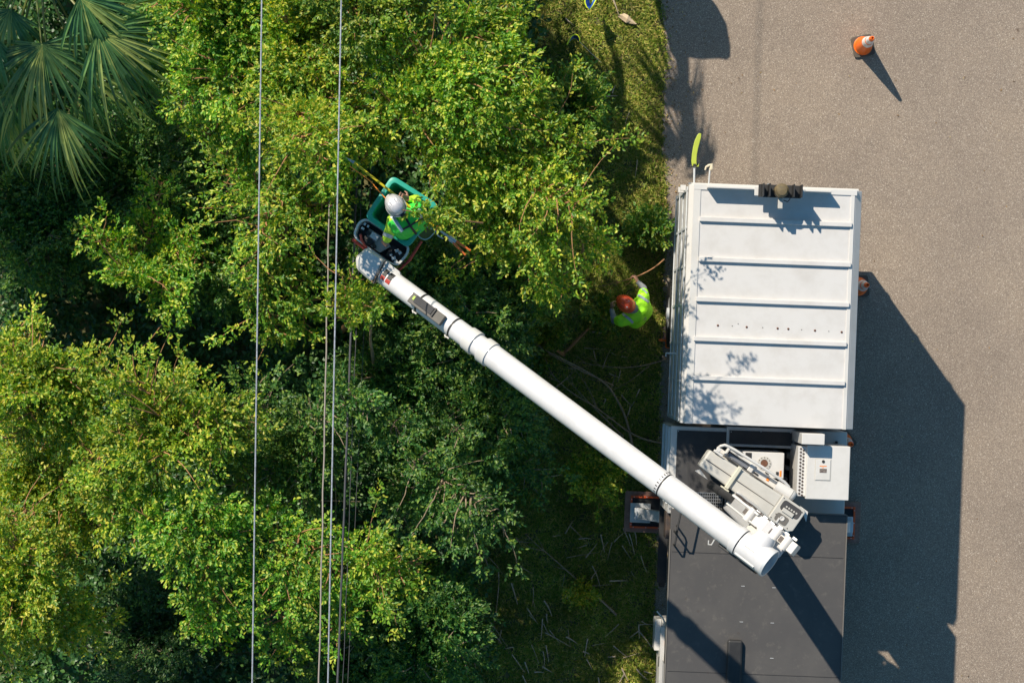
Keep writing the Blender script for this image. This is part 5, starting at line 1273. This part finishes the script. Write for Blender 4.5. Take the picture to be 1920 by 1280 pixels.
# ------------------------------------------------------------------ branches and dry strips on the grass
def stick(pts, r, label, group=None, m=None, name='cut_branch', cat='branch', leaves_=None):
    w_ = [P(*p) for p in pts]; dn = []
    for i in range(len(w_)-1):
        n_ = max(2, int((w_[i+1]-w_[i]).length/.1)); dn += [w_[i].lerp(w_[i+1], k/n_)+Vector((random.gauss(0, .006), random.gauss(0, .006), 0)) for k in range(n_)]
    dn.append(w_[-1])
    for _ in range(2): dn = [dn[0]]+[(dn[i-1]+dn[i]*2+dn[i+1])/4 for i in range(1, len(dn)-1)]+[dn[-1]]
    n_ = len(dn)-1; k = MB(); k.tube(dn, [r*(1-.75*i/n_) for i in range(n_+1)], 7)
    for _ in range(3):
        i = random.randint(n_//3, n_-1); d_ = (dn[min(i+1, n_)]-dn[i]).normalized(); s_ = Vector((-d_.y, d_.x, 0))*random.choice((-1, 1))
        k.tube([dn[i], dn[i]+(d_+s_*.5)*.12+Vector((0, 0, .01)), dn[i]+(d_+s_*.4)*random.uniform(.2, .35)], [r*.35, r*.25, .001], 5)
    o = k.build(name, m or M_barkd, None, smooth=True); return tag(o, label, cat, group)
stick([(1245,487,.8),(1225,505,.95),(1192,520,1.14),(1160,529,1.0),(1115,538,.7)][::1], .014, 'long bare branch gripped by the person with the orange helmet', m=M_bark)
G_ = 'cut branches piled above the boom'
for pts, r_, lab in (([(1186,834,.05),(1170,770,.15),(1140,720,.3),(1090,690,.4),(1040,665,.45),(1000,645,.4),(970,600,.35)], .022, 'longest cut branch arching from near the boom up to the left through the shaded pile'),
    ([(1242,831,.05),(1200,822,.08),(1165,800,.15),(1120,765,.25),(1070,735,.3),(1035,705,.35),(1022,670,.3)], .017, 'cut branch whose thick end reaches the asphalt edge beside the side locker'),
    ([(1256,670,.05),(1215,684,.08),(1170,690,.1),(1125,686,.1),(1085,678,.12)], .014, 'gently curved cut branch pointing at the truck below the wheel chock'),
    ([(1217,685,.1),(1185,712,.1),(1160,728,.12),(1130,738,.12)], .008, 'thin cut branch forking below the curved one'),
    ([(1150,722,.2),(1110,705,.3),(1070,685,.35),(1025,660,.4),(985,620,.35)], .013, 'straight cut branch lying on top of the longest one'),
    ([(1168,818,.1),(1140,790,.2),(1105,755,.25),(1085,735,.28),(1055,700,.3)], .013, 'middle cut branch close along the boom'),
    ([(1041,728,.35),(1060,712,.35),(1078,694,.34)], .012, 'short cut branch crossing the pile'),
    ([(1120,765,.22),(1105,730,.25),(1085,700,.28),(1060,672,.3)], .009, 'thin cut branch bending through the middle of the pile')):
    stick(pts, r_, lab, G_)
stick([(1156,1152,.05),(1100,1100,.06),(1050,1058,.08),(1000,1015,.10),(985,1000,.12)], .019, 'long straight pale branch lying on the shaded lawn below the boom', m=M_barkd)
stick([(950,1010,.1),(975,1015,.12),(1000,1017,.12)], .012, 'short stick touching the upper end of the long straight branch')
stick([(300,1278,1.6),(240,1215,1.8),(190,1170,1.9),(155,1140,2.0)], .022, 'grey fallen limb in the dark gap by the lower left corner')
M_straw = mat('dry_palm_strip', (.44, .36, .27), .8, var=(.25, .19, .12), vscale=15, vamt=.6)
strips = [(1062,1045,1122,1035),(1069,985,1105,1020),(1036,1005,1052,1002),(1085,1010,1110,1010),(1140,1015,1125,1040),(1098,1045,1120,1018),(935,1100,930,1150),(1000,1100,998,1135),(1020,1125,1035,1155),(992,1152,1008,1168),
    (1022,1185,1070,1212),(1065,1180,1069,1212),(1018,1220,1020,1250),(984,1240,992,1262),(920,1165,950,1210),(918,1145,930,1163),(1060,1115,1072,1130),(1110,1060,1125,1100),(1100,1098,1148,1095),(905,1025,915,1060),(1180,1000,1190,1040),
    (1030,1180,1050,1205),(1110,1210,1135,1205),(1108,1085,1120,1068),(1150,1210,1175,1230),(1100,1235,1110,1255),(1110,622,1135,626),(1095,652,1125,654),(1130,690,1145,655),(1060,1000,1075,975),(1145,735,1155,700),(1165,740,1185,760),
    (1127,183,1158,180),(1148,175,1155,160),(1180,210,1172,235),(1060,35,1075,48),(1150,0,1160,28),(1195,300,1190,335),(940,1180,935,1205),(975,1060,1000,1075),(1200,1180,1180,1195)]
rs_ = random.Random(5)
for _ in range(46):
    x_ = rs_.uniform(915, 1215); y_ = rs_.uniform(985, 1270); a_ = rs_.gauss(1.2, .8); l_ = rs_.uniform(12, 42)
    strips.append((x_, y_, x_+l_*math.cos(a_), y_+l_*math.sin(a_)))
for _ in range(10):
    x_ = rs_.uniform(1110, 1225); y_ = rs_.uniform(630, 800); a_ = rs_.uniform(0, 3); l_ = rs_.uniform(10, 28)
    strips.append((x_, y_, x_+l_*math.cos(a_), y_+l_*math.sin(a_)))
for (x0, y0, x1, y1) in strips:
    a = P(x0, y0, .05); b = P(x1, y1, .055); d_ = (b-a).normalized(); s_ = Vector((-d_.y, d_.x, 0)); w_ = random.uniform(.004, .013); k = MB(); L = []
    bend = random.gauss(0, .006)
    for i in range(7):
        t_ = i/6; c_ = a.lerp(b, t_)+s_*bend*math.sin(math.pi*t_); ww = w_*(1-.7*t_)+.001
        L.append([c_-s_*ww, c_+Vector((0, 0, -.003)), c_+s_*ww, c_+Vector((0, 0, .006))])
    k.rings(L); zone = ('beside the flags', 'upper dry strips') if y0 < 400 else (('near the orange wheel chock', 'middle dry strips') if y0 < 850 else ('below the boom', 'lower dry strips'))
    tag(k.build('dry_palm_strip', M_straw), 'pale dry palm strip on the lawn '+zone[0], 'dry leaf', zone[1]+' on the lawn')
# broad dry leaf sheath at the top of the lawn
k = MB(); L = []
for i, (x, y, w_) in enumerate(((1160,29,.012),(1168,31,.05),(1176,36,.06),(1182,40,.035),(1192,46,.006))):
    p = P(x, y, .07+.02*(i == 2)); L.append([p+Vector((-.02, -w_, -.01)), p+Vector((0, 0, .015)), p+Vector((.02, w_, -.01)), p-Vector((0, 0, .01))])
k.rings(L); tag(k.build('dry_leaf_sheath', mat('pale_leaf', (.55, .42, .28), .7)), 'pale tan curled leaf sheath on the sunlit lawn near the asphalt', 'dry leaf')
for pts, lab in (([(1262,146,.012),(1270,153,.02),(1281,137,.03),(1283,128,.02),(1274,124,.012)], 'curled dry twig on the asphalt below the rounded shadow'), ([(1262,146,.012),(1266,151,.014),(1270,158,.012)], 'tiny pale straw on the asphalt beside the curled twig')):
    stick(pts, .004, lab, m=M_straw, name='dry_twig', cat='twig')

# ------------------------------------------------------------------ shadow caster added beyond the top edge, a made-up chipper
ct_ = shade_pos(1324, 115, 0, 2.3)
t = thing('shadow_caster', (ct_.x, ct_.y+.4, 0), 'made-up chipper added unseen beyond the top edge to cast the rounded asphalt shadow', 'shadow caster'); M = MW[t.name]
k = MB(M)
pl_ = [shade_pos(x, y, 0, 2.3) for x, y in ((1264,106),(1268,114),(1275,112),(1290,110),(1318,114),(1350,112),(1364,115),(1371,108),(1371,88),(1364,48),(1348,18),(1330,-5),(1310,-60),(1228,-60),(1238,20),(1246,55),(1257,72),(1261,92))]
kk = MB(); kk.prism([(p.x, p.y) for p in pl_], 2.18, 2.3); kk.build('shadow_outline_plate', M_orange, t, bevel=.02)  # plate cut to the shadow's outline, projected back toward the sun
MB(M).box(-.3, .6, .6, .42, 3.0, 2.17).build('engine_cover', M_orange, t, bevel=.08)
MB(M).tube([(0, 2.6, 1.9), (0, 2.7, 2.5), (0, 3.2, 2.8)], .16, 14).build('discharge_chute', M_orange, t, smooth=True)
MB(M).box(-.05, 2.9, .5, .05, 4.3, .6).build('tow_bar', M_blk, t)
for sx in (-1, 1):
    M2 = M @ Matrix.Translation((sx*.75, 1.6, .35)) @ Matrix.Rotation(R(90), 4, 'Y'); k = MB(M2); k.lathe([(.15, -.1), (.33, -.1), (.35, -.05), (.35, .05), (.33, .1), (.15, .1)], 24); k.build('wheel', M_blk, t, smooth=True)
